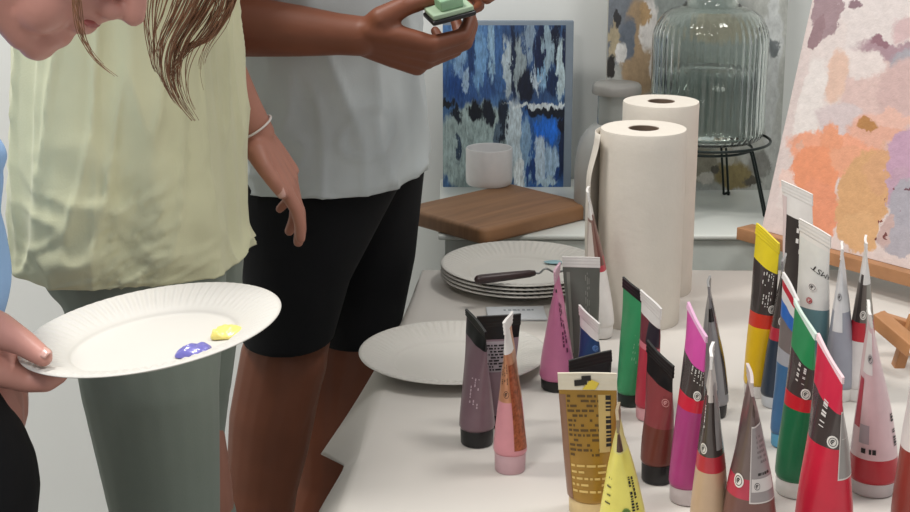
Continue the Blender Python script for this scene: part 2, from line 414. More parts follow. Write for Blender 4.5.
# ------------------------------------------------------------------ cutting board, cup
boardm = mat('board_wood', '8e6848', .55, var=.25, scale=6)
nt = boardm.node_tree
for n in nt.nodes:
    if n.type == 'TEX_NOISE':
        mp = nt.nodes.new('ShaderNodeMapping'); mp.inputs['Scale'].default_value = (.5, 6, 1)
        tcn = [k for k in nt.nodes if k.type == 'TEX_COORD'][0]
        nt.links.new(tcn.outputs['Object'], mp.inputs[0]); nt.links.new(mp.outputs[0], n.inputs['Vector'])
        n.inputs['Distortion'].default_value = 1.2
BZ = KZ+.024
ca = G(484, 230, BZ); cb = G(594, 203, BZ); cd = G(404, 206, BZ)
e1 = (cb-ca); e2 = (cd-ca)
cen = ca + e1*.5 + e2*.5
byaw = math.atan2(e1.y, e1.x)
l1 = e1.length; l2 = e1.cross(e2).length/l1
cen = ca + Vector((math.cos(byaw), math.sin(byaw), 0))*l1/2 + Vector((-math.sin(byaw), math.cos(byaw), 0))*l2/2
cen.z = KZ
bd = empty('cutting_board', cen, byaw); tag(bd, 'thick brown wooden board lying under the small white cup', 'board')
bm = bmesh.new(); vs = add_box(bm, (-l1/2, -l2/2, 0.0), (l1/2, l2/2, .024))
ve = [e for e in bm.edges if abs(e.verts[0].co.z-e.verts[1].co.z) > .02]
bmesh.ops.bevel(bm, geom=ve, offset=.012, segments=8, affect='EDGES', profile=.5)
he = [e for e in bm.edges if abs(e.verts[0].co.z-e.verts[1].co.z) < .001 and len([f for f in e.link_faces if abs(f.normal.z) > .5]) == 1]
bmesh.ops.bevel(bm, geom=he, offset=.006, segments=4, affect='EDGES', profile=.5)
auto(obj('slab', bm, boardm, bd), 40)
ceram = mat('white_ceramic', 'd9d7d6', .35, var=.03, scale=80, coat=.2)
mp_ = G(489, 184, BZ); rm = metre(23, mp_.y)
bm = bmesh.new(); h = P(489,147.5,mp_.y).z-BZ
add_lathe(bm, [(0, .0005), (rm*.92, .0005), (rm*.98, .004), (rm, .012), (rm, h-.002), (rm-.001, h), (rm-.003, h), (rm-.004, h-.002), (rm-.0045, .01), (rm*.8, .006), (0, .006)], 64)
o = obj('ceramic_cup', bm, ceram); auto(o, 50); o.location = (mp_.x, mp_.y, BZ+.0002)
tag(o, 'small plain white ceramic cup without handle standing on the wooden board', 'cup')

# ------------------------------------------------------------------ glass water jug on wire stand
glassm = mat('clear_glass', 'f6fbf8', .03, var=.01, trans=1, ior=1.45)
waterm = mat('water', 'f4faf7', .0, var=.01, trans=1, ior=1.33)
wirem = mat('dark_wire', '2c3432', .4, .6)
JY = 2.29; jc = P(706, 139, JY); jz = jc.z
js = empty('jug_stand', (jc.x, jc.y, KZ)); tag(js, 'dark green wire stand carrying the glass water jug', 'stand')
sz = jz-KZ; rs = metre(62, JY)
bm = bmesh.new(); ring = [(rs*math.cos(a), rs*math.sin(a), sz) for a in [2*PI*k/64 for k in range(65)]]; add_tube(bm, ring, .0022, 8, False); obj('ring', bm, wirem, js)
bm = bmesh.new(); r2 = rs*.72; ring = [(r2*math.cos(a), r2*math.sin(a), sz-.012) for a in [2*PI*k/64 for k in range(65)]]; add_tube(bm, ring, .002, 8, False); obj('lower_ring', bm, wirem, js)
for k in range(4):
    a = -PI*.17 + k*PI/2; ca_, sa_ = math.cos(a), math.sin(a)
    for dd in (-.004, .004):
        bm = bmesh.new(); tx, ty = -sa_*dd, ca_*dd
        pts = [(r2*ca_+tx, r2*sa_+ty, sz-.012), ((r2+.006)*ca_+tx, (r2+.006)*sa_+ty, sz-.018), ((rs+.001)*ca_+tx, (rs+.001)*sa_+ty, .012), ((rs+.003)*ca_+tx, (rs+.003)*sa_+ty, .0021), ((rs+.014)*ca_+tx*.3, (rs+.014)*sa_+ty*.3, .0021)]
        add_tube(bm, catmull(pts, 5), .002, 8); obj('leg', bm, wirem, js)
rj = metre(55, JY)
jug = empty('water_jug', (jc.x, jc.y, jz+.0025)); tag(jug, 'large clear ribbed glass water jug, half full, on the wire stand', 'jug')
fl = lambda r, z, a: (.0011*math.cos(44*a) if .012 < z < .172 and r > rj*.8 else 0)
H0 = .152
outer = [(0, .0), (rj*.9, .0), (rj*.97, .004), (rj, .013)] + [(rj*(1-.006*math.sin(i*PI/10)), .013+(H0-.013)*i/10) for i in range(1, 11)]
outer += [(rj*.985, .164), (rj*.94, .177), (rj*.85, .189), (rj*.70, .198), (rj*.52, .203), (rj*.44, .211), (rj*.42, .232), (rj*.46, .235), (rj*.46, .239)]
inner = [(max(r-.0035, 0), max(z, .005)+(0 if r < rj*.95 else 0)) for r, z in outer]
inner = [p for p in inner if p[1] >= .005]
inner.sort(key=lambda p: 0)
prof = outer + list(reversed([(r, z) for r, z in inner if r > 0])) + [(0, .005)]
bm = bmesh.new(); add_lathe(bm, prof, 264, rip=fl); obj('glass_body', bm, glassm, jug)
bm = bmesh.new(); wl = .104
add_lathe(bm, [(0, .0055), (rj*.85, .0055), (rj-.0062, .012), (rj-.0066, wl), (0, wl)], 96); o = obj('water', bm, waterm, jug)
bm = bmesh.new(); add_lathe(bm, [(0, .2395), (rj*.5, .2395), (rj*.5, .252), (0, .252)], 64); auto(obj('lid', bm, glassm, jug))

# grey bottle with a flat lid
gb = G(612, 197, KZ); gb = Vector((metre(156, 2.26), 2.25, KZ))
bottlem = mat('matt_grey_plastic', 'a9a9a6', .4, var=.03); lidm = mat('grey_lid', '8d8b86', .35)
bt = empty('grey_bottle', gb); tag(bt, 'grey round shouldered bottle with flat disc lid behind the kitchen rolls', 'bottle')
rb = metre(39, 2.26); zb = P(600, 122, 2.26).z-KZ; zc = P(612, 92, 2.26).z-KZ; zt_ = P(612, 84, 2.26).z-KZ
bm = bmesh.new(); add_lathe(bm, [(0, 0), (rb*.95, 0), (rb, .004), (rb, zb*.5), (rb*.985, zb*.62), (rb*.94, zb*.74), (rb*.85, zb*.85), (rb*.72, zb*.93), (rb*.56, zb*.985), (rb*.46, zb), (0, zb)], 64); auto(obj('body', bm, bottlem, bt), 50)
bm = bmesh.new(); add_lathe(bm, [(0, zb), (rb*.46, zb), (rb*.46, zc), (0, zc)], 48); auto(obj('neck', bm, mat('clear_grey_plastic', 'c5c8c4', .15, trans=.6), bt))
bm = bmesh.new(); rl = metre(24, 2.26); add_lathe(bm, [(0, zc), (rl*.98, zc), (rl, zc+.003), (rl*.98, zt_), (rl*.9, zt_+.003), (0, zt_+.004)], 48); auto(obj('lid', bm, lidm, bt), 50)

# ------------------------------------------------------------------ kitchen rolls
rollm = mat('kitchen_paper', 'd3ccc1', .85, var=.02, scale=40, bump=.25, bscale=120)
cardm = mat('cardboard_core', '6b5a4c', .8)
def roll(px, py, wpx, H, label, flap=False):
    p = G(px, py); r = metre(wpx/2, p.y)
    o = empty('kitchen_roll', p); tag(o, label, 'paper roll')
    o['group'] = 'kitchen rolls'
    rc = r*.36
    bm = bmesh.new()
    pr = [(rc, 0), (r*.985, 0), (r, .003)] + [(r*(1-.004*math.sin(k*1.3)), .003+(H-.006)*k/12) for k in range(1, 12)] + [(r, H-.003), (r*.985, H), (rc, H), (rc, 0)]
    add_lathe(bm, pr, 80, rip=lambda rr, z, a: .0006*noise.noise(Vector((a*3, z*20, px*.01))))
    auto(obj('paper', bm, rollm, o), 50)
    bm = bmesh.new(); add_lathe(bm, [(rc-.0002, .0005), (rc-.0002, H-.0005), (rc-.0018, H-.0005), (rc-.0018, .0005), (rc-.0002, .0005)], 48); auto(obj('core_tube', bm, cardm, o))
    if flap:
        bm = bmesh.new(); n = 24; mrows = 30; rows = []
        for j in range(mrows+1):
            z = .002 + (H-.004)*j/mrows; row = []
            bul = 1.0 - .55*sstep(.75, 1.0, j/mrows) - .25*(1-sstep(0, .5, j/mrows))
            for i in range(n+1):
                s = i/n; a = PI*.86 + s*PI*.30
                rr = r+.0008 + bul*.020*math.sin(s*PI*.62)*(s)**.6
                row.append(bm.verts.new((rr*math.cos(a)-.004*s*bul, rr*math.sin(a), z)))
            rows.append(row)
        for a, b in zip(rows, rows[1:]):
            for i in range(n): bm.faces.new((a[i], a[i+1], b[i+1], b[i]))
        f = obj('loose_sheet', bm, rollm, o); md = f.modifiers.new('t', 'SOLIDIFY'); md.thickness = .0006
    return o
roll(637, 319, 84, P(645, 128, G(637, 319).y).z-TZ, 'white kitchen roll in front, with a loose sheet bulging at its left', True)
roll(654, 289, 74, P(661, 101, G(654, 289).y).z-TZ, 'white kitchen roll standing behind the other one')

# ------------------------------------------------------------------ paper plates
platem = mat('paper_plate', 'c9c6bf', .6, var=.015, scale=10)
def plate_mesh(R=.110, cen_=.069, hgt_=.016):
    bm = bmesh.new(); n = 288
    def ripp(r, z, a): return 0
    prof = [(0, .0), (cen_*.5, 0), (cen_*.9, 0), (cen_, .0005), (cen_+.003, .0035), (cen_+.014, .0085), (cen_+.024, .0125), (R-.008, hgt_-.001), (R-.002, hgt_), (R, hgt_-.001)]
    fin = []
    for (a, b) in zip(prof, prof[1:]):
        for k in range(3): fin.append((a[0]+(b[0]-a[0])*k/3, a[1]+(b[1]-a[1])*k/3))
    fin.append(prof[-1])
    rings = add_lathe(bm, fin, n)
    for rg, (r, z) in zip(rings, fin):
        if len(rg) == 1: continue
        amp = .0011*sstep(cen_+.004, cen_+.018, r)*(1-sstep(R-.006, R-.001, r))
        for i, v in enumerate(rg): v.co.z += amp*(abs(math.sin(72*PI*i/n))-.5)*2
    me = bake(bm, [('SOLIDIFY', dict(thickness=.0007, offset=1))])
    return me
pm = plate_mesh()
pm.materials.append(platem); pm.polygons.foreach_set('use_smooth', [True]*len(pm.polygons))
def plate(loc, label, M=None, group=None):
    o = bpy.data.objects.new('paper_plate', pm); C.objects.link(o)
    if M is not None: o.matrix_world = M
    else: o.location = loc
    tag(o, label, 'plate', group); return o
pc = G(453, 364)
plate((pc.x, pc.y, TZ+.0015), 'single white fluted paper plate on the table behind the mauve tubes')
ps = G(521, 285)
for k in range(4):
    lab = 'topmost white paper plate of the stack, carrying the palette knife' if k == 3 else 'white paper plate inside the stack below the palette knife'
    plate((ps.x, ps.y, TZ+.0015+k*.0052), lab, None, None if k == 3 else 'stacked paper plates')
# held plate with paint
hp = P(152, 332, 1.19)
Rm = Matrix.Translation(hp) @ Matrix.Rotation(math.radians(-7.5), 4, 'Y') @ Matrix.Rotation(math.radians(1.0), 4, 'X') @ Matrix.Translation((0, 0, -.010))
plate(None, 'white paper plate held in the air at the left, with two dabs of paint', Rm)
def dab(px, py, rx, ry, m, label, seed):
    Mi = Rm.inverted(); o_ = Mi @ O; d_ = Mi.to_3x3() @ ray(px, py); t = (.0012-o_.z)/d_.z; q = o_+d_*t
    rr = math.hypot(q.x, q.y)
    zz = 0 if rr < .072 else min(.012, (rr-.072)*.6)
    bm = bmesh.new(); add_ell(bm, (0, 0, 0), rx, ry, .0065, n=48)
    for v in bm.verts:
        w = noise.noise(Vector((v.co.x*90, v.co.y*90, v.co.z*60+seed))); k = 1+.35*w
        v.co.x *= k; v.co.y *= k
        v.co.z = max(v.co.z*(1+.6*noise.noise(Vector((v.co.x*200, v.co.y*200, seed)))), -.0004)
    o = obj('paint_dab', bm, m); o.matrix_world = Rm @ Matrix.Translation((q.x, q.y, zz+.0012)); tag(o, label, 'paint')
dab(195, 352, .0150, .0125, mat('violet_paint', '6f6cb4', .3, coat=.4), 'violet blue dab of paint on the held plate', 1)
dab(229, 334, .0180, .0125, mat('yellow_paint', 'e8d878', .3, coat=.4), 'pale yellow dab of paint on the held plate', 5)

# palette knife on the plate stack
pk_z = TZ+.0015+3*.0052+.0175
k0 = G(475, 280, pk_z+.008); k1 = G(535, 273, pk_z+.010); k2 = G(566, 272, pk_z+.006)
kn = empty('palette_knife', k0); tag(kn, 'palette knife with dark wooden handle lying across the plate stack', 'palette knife')
d = (k1-k0); bm = bmesh.new(); pts = [d*t for t in (0, .03, .1, .5, .9, 1)]; add_tube(bm, pts, [.003, .0055, .0064, .0058, .0050, .0035], 14); obj('handle', bm, mat('dark_brown_wood', '3a2b2b', .35), kn)
bm = bmesh.new(); kk = [k1-k0, k1-k0+Vector((.006, 0, 0)), k1-k0+Vector((.014, 0, .006)), k1-k0+Vector((.026, .0, .001)), k1-k0+Vector((.04, .003, .003))]
add_tube(bm, catmull(kk, 5), .0014, 8); obj('neck', bm, metalm, kn)
bm = bmesh.new(); b0 = k1-k0+Vector((.036, .003, .003))
ol = [(0, -.004), (.008, -.008), (.03, -.006), (.05, 0), (.03, .006), (.008, .008), (0, .004)]
up_ = [bm.verts.new(b0+Vector((x, y*.9, .0012+.1*x))) for x, y in ol]; dn_ = [bm.verts.new(b0+Vector((x, y*.9, .0004+.1*x))) for x, y in ol]
bm.faces.new(up_); bm.faces.new(list(reversed(dn_)))
for i in range(7): bm.faces.new((up_[i], dn_[i], dn_[(i+1) % 7], up_[(i+1) % 7]))
obj('blade', bm, metalm, kn, False)
# pale blue scraped paint lump on the top plate
sb = G(555, 262, TZ+.0015+3*.0052+.003); bm = bmesh.new(); add_ell(bm, (0, 0, .0008), .014, .008, .0016, n=32)
for v in bm.verts: v.co.x *= 1+.4*noise.noise(v.co*120); v.co.z = max(v.co.z, 0)
o = obj('paint_smear', bm, mat('pale_blue_paint', '8fb4bc', .4)); o.location = sb+Vector((0, 0, -.0008)); tag(o, 'pale blue smear of paint on the topmost plate of the stack', 'paint')

# printed card on table
cd0 = G(488, 322); cd1 = G(496, 305); cdw = .075
card = empty('paper_card', (cd0.x, cd0.y, TZ+.0012), math.radians(2)); tag(card, 'pale grey printed card lying between plate stack and single plate', 'card')
bm = bmesh.new(); add_box(bm, (0, 0, 0), (cdw, .05, .003), .0006); auto(obj('card', bm, mat('pale_card', 'cfd3d6', .6), card))
bm = bmesh.new()
for k in range(7): add_box(bm, (.022+k*.006, .032, .0031), (.022+k*.006+.0028+.001*(k % 3), .037, .0033))
obj('print', bm, mat('grey_print', '8b9298', .6), card, False)

# ------------------------------------------------------------------ paint tubes
emblem_w = mat('emblem_white', 'e2ddd6', .5); ink = mat('black_ink', '201d1c', .5)
class Tube:
    def __init__(s, label, base, top, wpx, wtop, rot, bands, cap, crimp, slant=0, H=None, dent=.0012, frac=.06, capR=.97, crimp_h=.012, lean=None, group=None, seed=0, sq=1.0):
        # base/top: photo positions of the foot centre and the middle of the crimp; bands [(t_end, material)]
        p = G(*base); D = p.y
        s.R = metre(wpx/2, D*1.02); s.W = max(wtop/1000/2, s.R*1.02)
        tp = P(top[0], top[1], D)
        s.H = H if H else tp.z-TZ
        s.lx = (tp.x-p.x) if lean is None else lean[0]; s.ly = 0 if lean is None else lean[1]
        s.rot = math.radians(rot); s.slant = slant/1000; s.dent = dent; s.seed = seed+base[0]*.37; s.sq = sq
        s.hc = cap[1]/1000; s.ch = crimp_h; s.hb = s.H-s.hc-s.ch
        s.o = empty('paint_tube', (p.x, p.y, TZ+.0010)); tag(s.o, label, 'paint tube', group)
        # cap
        bm = bmesh.new(); r = s.R*capR; h = s.hc
        add_lathe(bm, [(0, 0), (r*.93, 0), (r*.97, .001), (r*.985, h*.9), (r*.97, h), (r*.9, h+.0008), (0, h+.0008)], 72, rip=lambda rr, z, a: (.00025*math.cos(36*a) if .001 < z < h*.95 and rr > r*.95 else 0))
        auto(obj('cap', bm, cap[0], s.o), 40)
        # body
        ts = sorted(set([i/44 for i in range(45)] + [b[0] for b in bands]))
        N = 56; bm = bmesh.new(); rings = []
        for t in ts: rings.append([bm.verts.new(s.S(t, 2*PI*i/N)) for i in range(N)])
        for k, (a, b) in enumerate(zip(rings, rings[1:])):
            tm = (ts[k]+ts[k+1])/2; mi = next((i for i, bb in enumerate(bands) if tm <= bb[0]+1e-6), len(bands)-1)
            for i in range(N):
                f = bm.faces.new((a[i], a[(i+1) % N], b[(i+1) % N], b[i])); f.material_index = mi
        bm.faces.new(list(reversed(rings[0])))
        obj('body', bm, [b[1] for b in bands], s.o)
        # crimp
        bm = bmesh.new(); nz = 10; nx = 16; rows = []
        for side in (1, -1):
            g = []
            for j in range(nz+1):
                row = []
                for i in range(nx+1):
                    x = -1+2*i/nx; th = .0009 + (.0004 if (j % 3 == 1) else 0)
                    row.append(bm.verts.new(s.C(x, j/nz, th*side)))
                g.append(row)
            rows.append(g)
        for q, g in enumerate(rows):
            for j in range(nz):
                for i in range(nx):
                    f = (g[j][i], g[j][i+1], g[j+1][i+1], g[j+1][i]); bm.faces.new(f if q else tuple(reversed(f)))
        A, B = rows
        def strip(l1_, l2_):
            for i in range(len(l1_)-1): bm.faces.new((l1_[i], l1_[i+1], l2_[i+1], l2_[i]))
        strip(A[-1], B[-1]); strip(B[0], A[0]); strip([r[0] for r in A], [r[0] for r in B]); strip([r[-1] for r in B], [r[-1] for r in A])
        bmesh.ops.recalc_face_normals(bm, faces=bm.faces)
        auto(obj('crimp', bm, crimp, s.o), 40)
    def wd(s, t):
        q = t**s.sq
        w = s.R + (s.W-s.R)*q; d = s.R*(1-q**1.35) + .0010
        return w, max(d, .0010)
    def place(s, x, y, z, t):
        c, sn = math.cos(s.rot), math.sin(s.rot)
        k = t**1.3
        return Vector((x*c-y*sn + s.lx*k, x*sn+y*c + s.ly*k, z))
    def S(s, t, a, off=0):
        w, d = s.wd(t); t2 = max(0, t)
        n = noise.noise(Vector((math.cos(a)*1.3+s.seed, math.sin(a)*1.3, t*3.2)))*s.dent*(.3+1.4*t2)*(1-.7*sstep(.85, 1, t))
        x = (w+off+n*.5)*math.cos(a); y = (d+off+n)*math.sin(a)
        z = s.hc + t*s.hb + s.slant*(x/max(w, 1e-4))*sstep(.45, 1, t)
        # shoulder rounding near the cap
        if t < .03 and off == 0: x *= .93+.07*(t/.03)**.5; y *= .93+.07*(t/.03)**.5
        return s.place(x, y, z, (z-s.hc)/(s.H-s.hc) if t > 0 else 0)
    def C(s, x, v, th):
        z = s.hc + s.hb + v*s.ch + s.slant*x
        return s.place(x*(s.W+.0003), th+.001*math.sin(x*2+s.seed)*v, z, min(1.05, (z-s.hc)/(s.H-s.hc)))
    def ang(s, u): return math.radians(-90+u)-s.rot
    def label_patch(s, u0, u1, t0, t1, m, name='label', off=.0003):
        bm = bmesh.new(); nu, nv = 20, 24
        g = [[bm.verts.new(s.S(t0+(t1-t0)*j/nv, s.ang(u0+(u1-u0)*i/nu), off)) for i in range(nu+1)] for j in range(nv+1)]
        for j in range(nv):
            for i in range(nu): bm.faces.new((g[j][i], g[j][i+1], g[j+1][i+1], g[j+1][i]))
        o = obj(name, bm, m, s.o); return o
    def pt(s, u, t, dx, dz, off):           # surface point displaced by metres
        r = max(.006, (s.wd(t)[0]+s.wd(t)[1])/2)
        return s.S(t+dz/s.hb, s.ang(u)+dx/r, off)
    def disc(s, u, t, r, m1=None, m2=None):
        bm = bmesh.new(); n = 28; c = bm.verts.new(s.pt(u, t, 0, 0, .0006)); prev = [c]
        for q in (.5, 1):
            rg = [bm.verts.new(s.pt(u, t, r*q*math.cos(2*PI*i/n), r*1.15*q*math.sin(2*PI*i/n), .0006)) for i in range(n)]
            for i in range(n):
                if q == .5: bm.faces.new((c, rg[i], rg[(i+1) % n]))
                else: bm.faces.new((prev[i], rg[i], rg[(i+1) % n], prev[(i+1) % n]))
            prev = rg
        obj('emblem', bm, m1 or emblem_w, s.o)
        bm = bmesh.new()
        def arc(r0, r1, a0, a1, k=20):
            A = [bm.verts.new(s.pt(u, t, r*r0*math.cos(a0+(a1-a0)*i/k), r*1.15*r0*math.sin(a0+(a1-a0)*i/k), .0009)) for i in range(k+1)]
            B = [bm.verts.new(s.pt(u, t, r*r1*math.cos(a0+(a1-a0)*i/k), r*1.15*r1*math.sin(a0+(a1-a0)*i/k), .0009)) for i in range(k+1)]
            for i in range(k): bm.faces.new((A[i], B[i], B[i+1], A[i+1]))
        arc(.62, .72, 0, 2*PI); arc(.22, .40, .6, 4.6); arc(0.0, .14, 0, 2*PI)
        obj('emblem_mark', bm, m2 or ink, s.o)
    def print_(s, u0, u1, t0, t1, rows, m=None, vertical=False, seed=1, fill=.75, ht=.55, name='print'):
        # irregular dark strokes: print too small to be read in the photo
        rnd = random.Random(seed); bm = bmesh.new()
        def quad(ua, ub, ta, tb):
            n = 5 if ub-ua > 6 else 2; n2 = 4
            g = [[bm.verts.new(s.S(ta+(tb-ta)*j/n2, s.ang(ua+(ub-ua)*i/n), .0006)) for i in range(n+1)] for j in range(n2+1)]
            for j in range(n2):
                for i in range(n): bm.faces.new((g[j][i], g[j][i+1], g[j+1][i+1], g[j+1][i]))
        for r in range(rows):
            if not vertical:
                ta = t0+(t1-t0)*r/rows; tb = ta+(t1-t0)/rows*ht; u = u0
                while u < u1:
                    wv = (u1-u0)*rnd.uniform(.06, .25)
                    if rnd.random() < fill: quad(u, min(u+wv, u1), ta, tb)
                    u += wv+(u1-u0)*.05
            else:
                ua = u0+(u1-u0)*r/rows; ub = ua+(u1-u0)/rows*ht; t = t0
                while t < t1:
                    wv = (t1-t0)*rnd.uniform(.03, .10)
                    if rnd.random() < fill: quad(ua, ub, t, min(t+wv, t1))
                    t += wv+(t1-t0)*.03
        obj(name, bm, m or ink, s.o, True)
    def text(s, st, u, t, size, m=None, rotd=0, name='lettering'):
        cu = bpy.data.curves.new('t', 'FONT'); cu.body = st; cu.size = 1; cu.align_x = 'CENTER'; cu.align_y = 'CENTER'; cu.resolution_u = 3
        to = bpy.data.objects.new('t', cu); C.objects.link(to)
        dg = bpy.context.evaluated_depsgraph_get(); me = bpy.data.meshes.new_from_object(to.evaluated_get(dg)); bpy.data.objects.remove(to)
        bm = bmesh.new(); bm.from_mesh(me); bpy.data.meshes.remove(me)
        bmesh.ops.triangulate(bm, faces=bm.faces); bmesh.ops.subdivide_edges(bm, edges=bm.edges, cuts=1)
        c, sn = math.cos(math.radians(rotd)), math.sin(math.radians(rotd))
        for v in bm.verts:
            x, y = v.co.x*size, v.co.y*size; v.co = s.pt(u, t, x*c-y*sn, x*sn+y*c, .0007)
        obj(name, bm, m or ink, s.o, False)

M = paint
white = M('e4e0dc'); black = M('100f11'); dark = M('4a4240', .25, .2, .4); grey = M('8c8a8a', .35); lgrey = M('b5b2b0')
redb = M('b3202c'); frost = M('d8c9cb', .45)
frostcap = mat('frosted_cap', 'e0d6d6', .35, trans=.35)
silver = mat('silver_print', 'a9a5a3', .3, .4)
whiteink = mat('white_ink', 'd8d4d0', .5)

# --- left group
t = Tube('mauve brown tube, leftmost standing tube, with speckled black cap', (477, 443), (476, 321), 35, 46, -66, [(1, M('7b626a')), ], (black, 17), black, seed=1, slant=-5, crimp_h=.007)
t.label_patch(-120, 100, .86, 1.0, black, 'dark_top_panel', .0003)
t.print_(-35, 5, .25, .55, 3, mat('pale_violet_ink', 'c3aeb6', .5), True, 3, .5, .35)
t = Tube('mauve tube with wide black crimp and white text panel, between two others at left', (497, 424), (499, 316), 28, 46, 14, [(.86, M('8b747c')), (1, black)], (black, 14), black, seed=2)
t.label_patch(-38, 48, .50, .84, mat('pale_text_panel', 'a89ea3', .5), 'text_panel'); t.print_(-32, 40, .52, .82, 9, ink, False, 8, .85)
t = Tube('pale pink tube with copper top panel and frosted pink cap', (510, 470), (508, 318), 33, 36, 78, [(.45, M('d48f98', .35)), (1, M('c48a68', .3, .3))], (mat('frosted_pink_cap', 'dfb9c0', .35, trans=.3), 19), white, seed=3, sq=.9)
t.label_patch(12, 75, .05, .75, mat('copper_foil_print', 'a05a3c', .35, .4, .4, 300), 'copper_foil')
t.label_patch(-85, 85, .84, 1.0, white, 'white_tip')
t.disc(-12, .52, .0045, M('c48a68', .3, .3)); t.print_(-40, 10, .60, .80, 3, ink, True, 4, .5, .3)
t = Tube('bright pink tube with black cap, beside the palette knife', (557, 388), (557, 268), 34, 40, 80, [(1, M('c9759c'))], (black, 12), M('c9a0b0'), seed=4)
t.print_(22, 48, .30, .80, 2, mat('plum_ink', '5a2745', .5), True, 6, .8, .5); t.disc(8, .92, .002, black)
t = Tube('wide flat grey green tube with white crimp behind the pink tube', (583, 370), (581, 258), 26, 42, -6, [(1, M('5f605a', .45))], (black, 12), white, seed=5, sq=.75)
t.print_(5, 22, .12, .95, 3, mat('pale_grey_ink', '8b8c84', .5), True, 9, .8, .35); t.label_patch(-60, -45, .1, .95, M('85867e'), 'pale_stripe')
t = Tube('slim white tube with brown and red print, standing in front of the kitchen rolls', (600, 336), (588, 190), 26, 30, 84, [(.45, white), (.56, M('b83a48')), (.86, M('8c6a60', .4)), (1, white)], (white, 14), white, seed=6)
t.label_patch(-75, -10, .55, .84, M('d8cdc6'), 'pale_panel'); t.label_patch(15, 60, .5, .9, M('6d4038'), 'brown_panel')
t = Tube('dark blue tube with white crimp and heart shaped mark behind the gold tube', (590, 392), (589, 315), 26, 36, -60, [(.86, M('22406e')), (1, white)], (M('a9b8c6'), 12), white, slant=-6, seed=7)
t.disc(5, .70, .004, M('5d84c0'), M('22406e'))
t = Tube('black crimped tube peeping out directly behind the gold tube', (592, 440), (590, 356), 34, 46, 16, [(.8, M('2a2d3a')), (1, black)], (black, 12), black, slant=3, seed=8)
t = Tube('translucent gold tube with white crimp and pale cap', (590, 512), (587, 374), 46, 52, -2, [(1, M('a07a34', .3, .3))], (M('d9bf8c', .4), 16), M('d9d0bc'), seed=9, crimp_h=.016, sq=.6)
t.print_(-48, 18, .42, .98, 13, mat('brown_ink', '5a431f', .5), False, 5, .85, .5); t.print_(-48, 40, .10, .38, 5, mat('ochre_ink', 'd2b36c', .5), False, 11, .95, .35)
t.label_patch(18, 46, .45, .96, M('c2a76c'), 'pale_panel'); t.print_(34, 52, .5, .96, 1, ink, True, 12, .9, .8)
t.label_patch(-90, -52, .02, .96, M('8a6650', .35, .2), 'brown_side')
# mark on its crimp
bm = bmesh.new()
for (x0, x1, v0, v1, sk) in ((-.45, -.1, .25, .6, .2), (-.2, .12, .55, .85, .1), (-.3, -.02, .35, .62, 0)):
    q = [bm.verts.new(t.C(x, v+sk*(x-x0), -.0022)) for x, v in ((x0, v0), (x1, v0), (x1, v1), (x0, v1))]; bm.faces.new(q)
obj('black_mark', bm, ink, t.o, False)
bm = bmesh.new(); q = [bm.verts.new(t.C(x, v, -.0020)) for x, v in ((-.2, .05), (.25, .05), (.4, .45), (.1, .65))]; bm.faces.new(q); obj('yellow_mark', bm, M('dcc34a'), t.o, False)
t = Tube('lemon yellow tube with brown tip, lowest in front beside the gold tube', (622, 545), (618, 412), 48, 40, 82, [(.80, M('dfd567')), (1, M('d8cf80'))], (white, 16), M('8a7a60'), seed=10)
t.label_patch(-28, 30, .82, .99, M('4a3227'), 'brown_tip'); t.print_(-62, -42, .30, .62, 4, ink, False, 15, .9, .2); t.print_(22, 50, .25, .58, 2, ink, True, 16, .9, .6); t.disc(5, .24, .004, M('6a8a3a'), M('3f5a24'))

# --- middle group
t = Tube('tall green tube with black crimp and black cap in front of the kitchen roll', (630, 404), (635, 287), 27, 42, -60, [(1, M('3a9562'))], (M('14251d'), 14), black, slant=-5, seed=11)
t.print_(-20, 10, .35, .65, 3, mat('pale_green_ink', '86bf97', .5), True, 17, .35, .3)
t = Tube('dark red tube with white crimp between the green and brown tubes', (648, 418), (651, 300), 26, 38, -66, [(.6, M('b83245')), (.66, M('d87a86')), (.9, M('6e2430')), (1, white)], (M('d9a0a6'), 14), white, slant=-5, seed=12)
t.label_patch(-60, 20, .68, .9, M('2c2430', .3), 'dark_panel')
t = Tube('brown red tube with black crimp and black cap', (657, 480), (660, 354), 34, 44, -64, [(.40, M('6e3529')), (.84, M('8a3f42')), (1, black)], (black, 19), black, slant=-6, seed=13)
t.disc(-8, .70, .0055, M('8a3f42'), M('d29a98')); t.label_patch(-22, 5, .64, .76, M('4a2426'), 'dark_triangle', .0004)
t = Tube('magenta tube with pink crimp, dark label and red band', (687, 500), (697, 320), 38, 46, -76, [(.50, M('a83a7a')), (.59, M('c8203a')), (.80, dark), (1, M('cf4fa0'))], (frostcap, 16), M('d8a9c6'), slant=-9, seed=14, crimp_h=.006)
t.disc(-10, .62, .0048); t.print_(-50, 20, .70, .80, 5, whiteink, True, 20, .55, .35)
t = Tube('silver grey tube with dark window at its tip behind the magenta tube', (712, 415), (709, 282), 30, 40, 80, [(1, M('8f8d8f', .35, .3))], (black, 14), grey, seed=15)
t.label_patch(-30, 30, .78, .90, black, 'dark_window'); t.label_patch(45, 80, .1, .95, dark, 'dark_side')
t = Tube('beige tube with white crimp, dark label and red band, between magenta and grey tubes', (708, 540), (712, 350), 38, 38, 78, [(.36, M('c0a487')), (.46, M('b5303c')), (.84, dark), (1, M('cfc6c0'))], (frostcap, 16), white, seed=16)
t.disc(-42, .51, .0044); t.label_patch(18, 55, .50, .9, M('9a9594', .35), 'silver_side'); t.label_patch(-30, 12, .80, .98, M('c9c0ba'), 'pale_tip'); t.print_(-52, -40, .62, .82, 1, whiteink, True, 21, .6, .5)
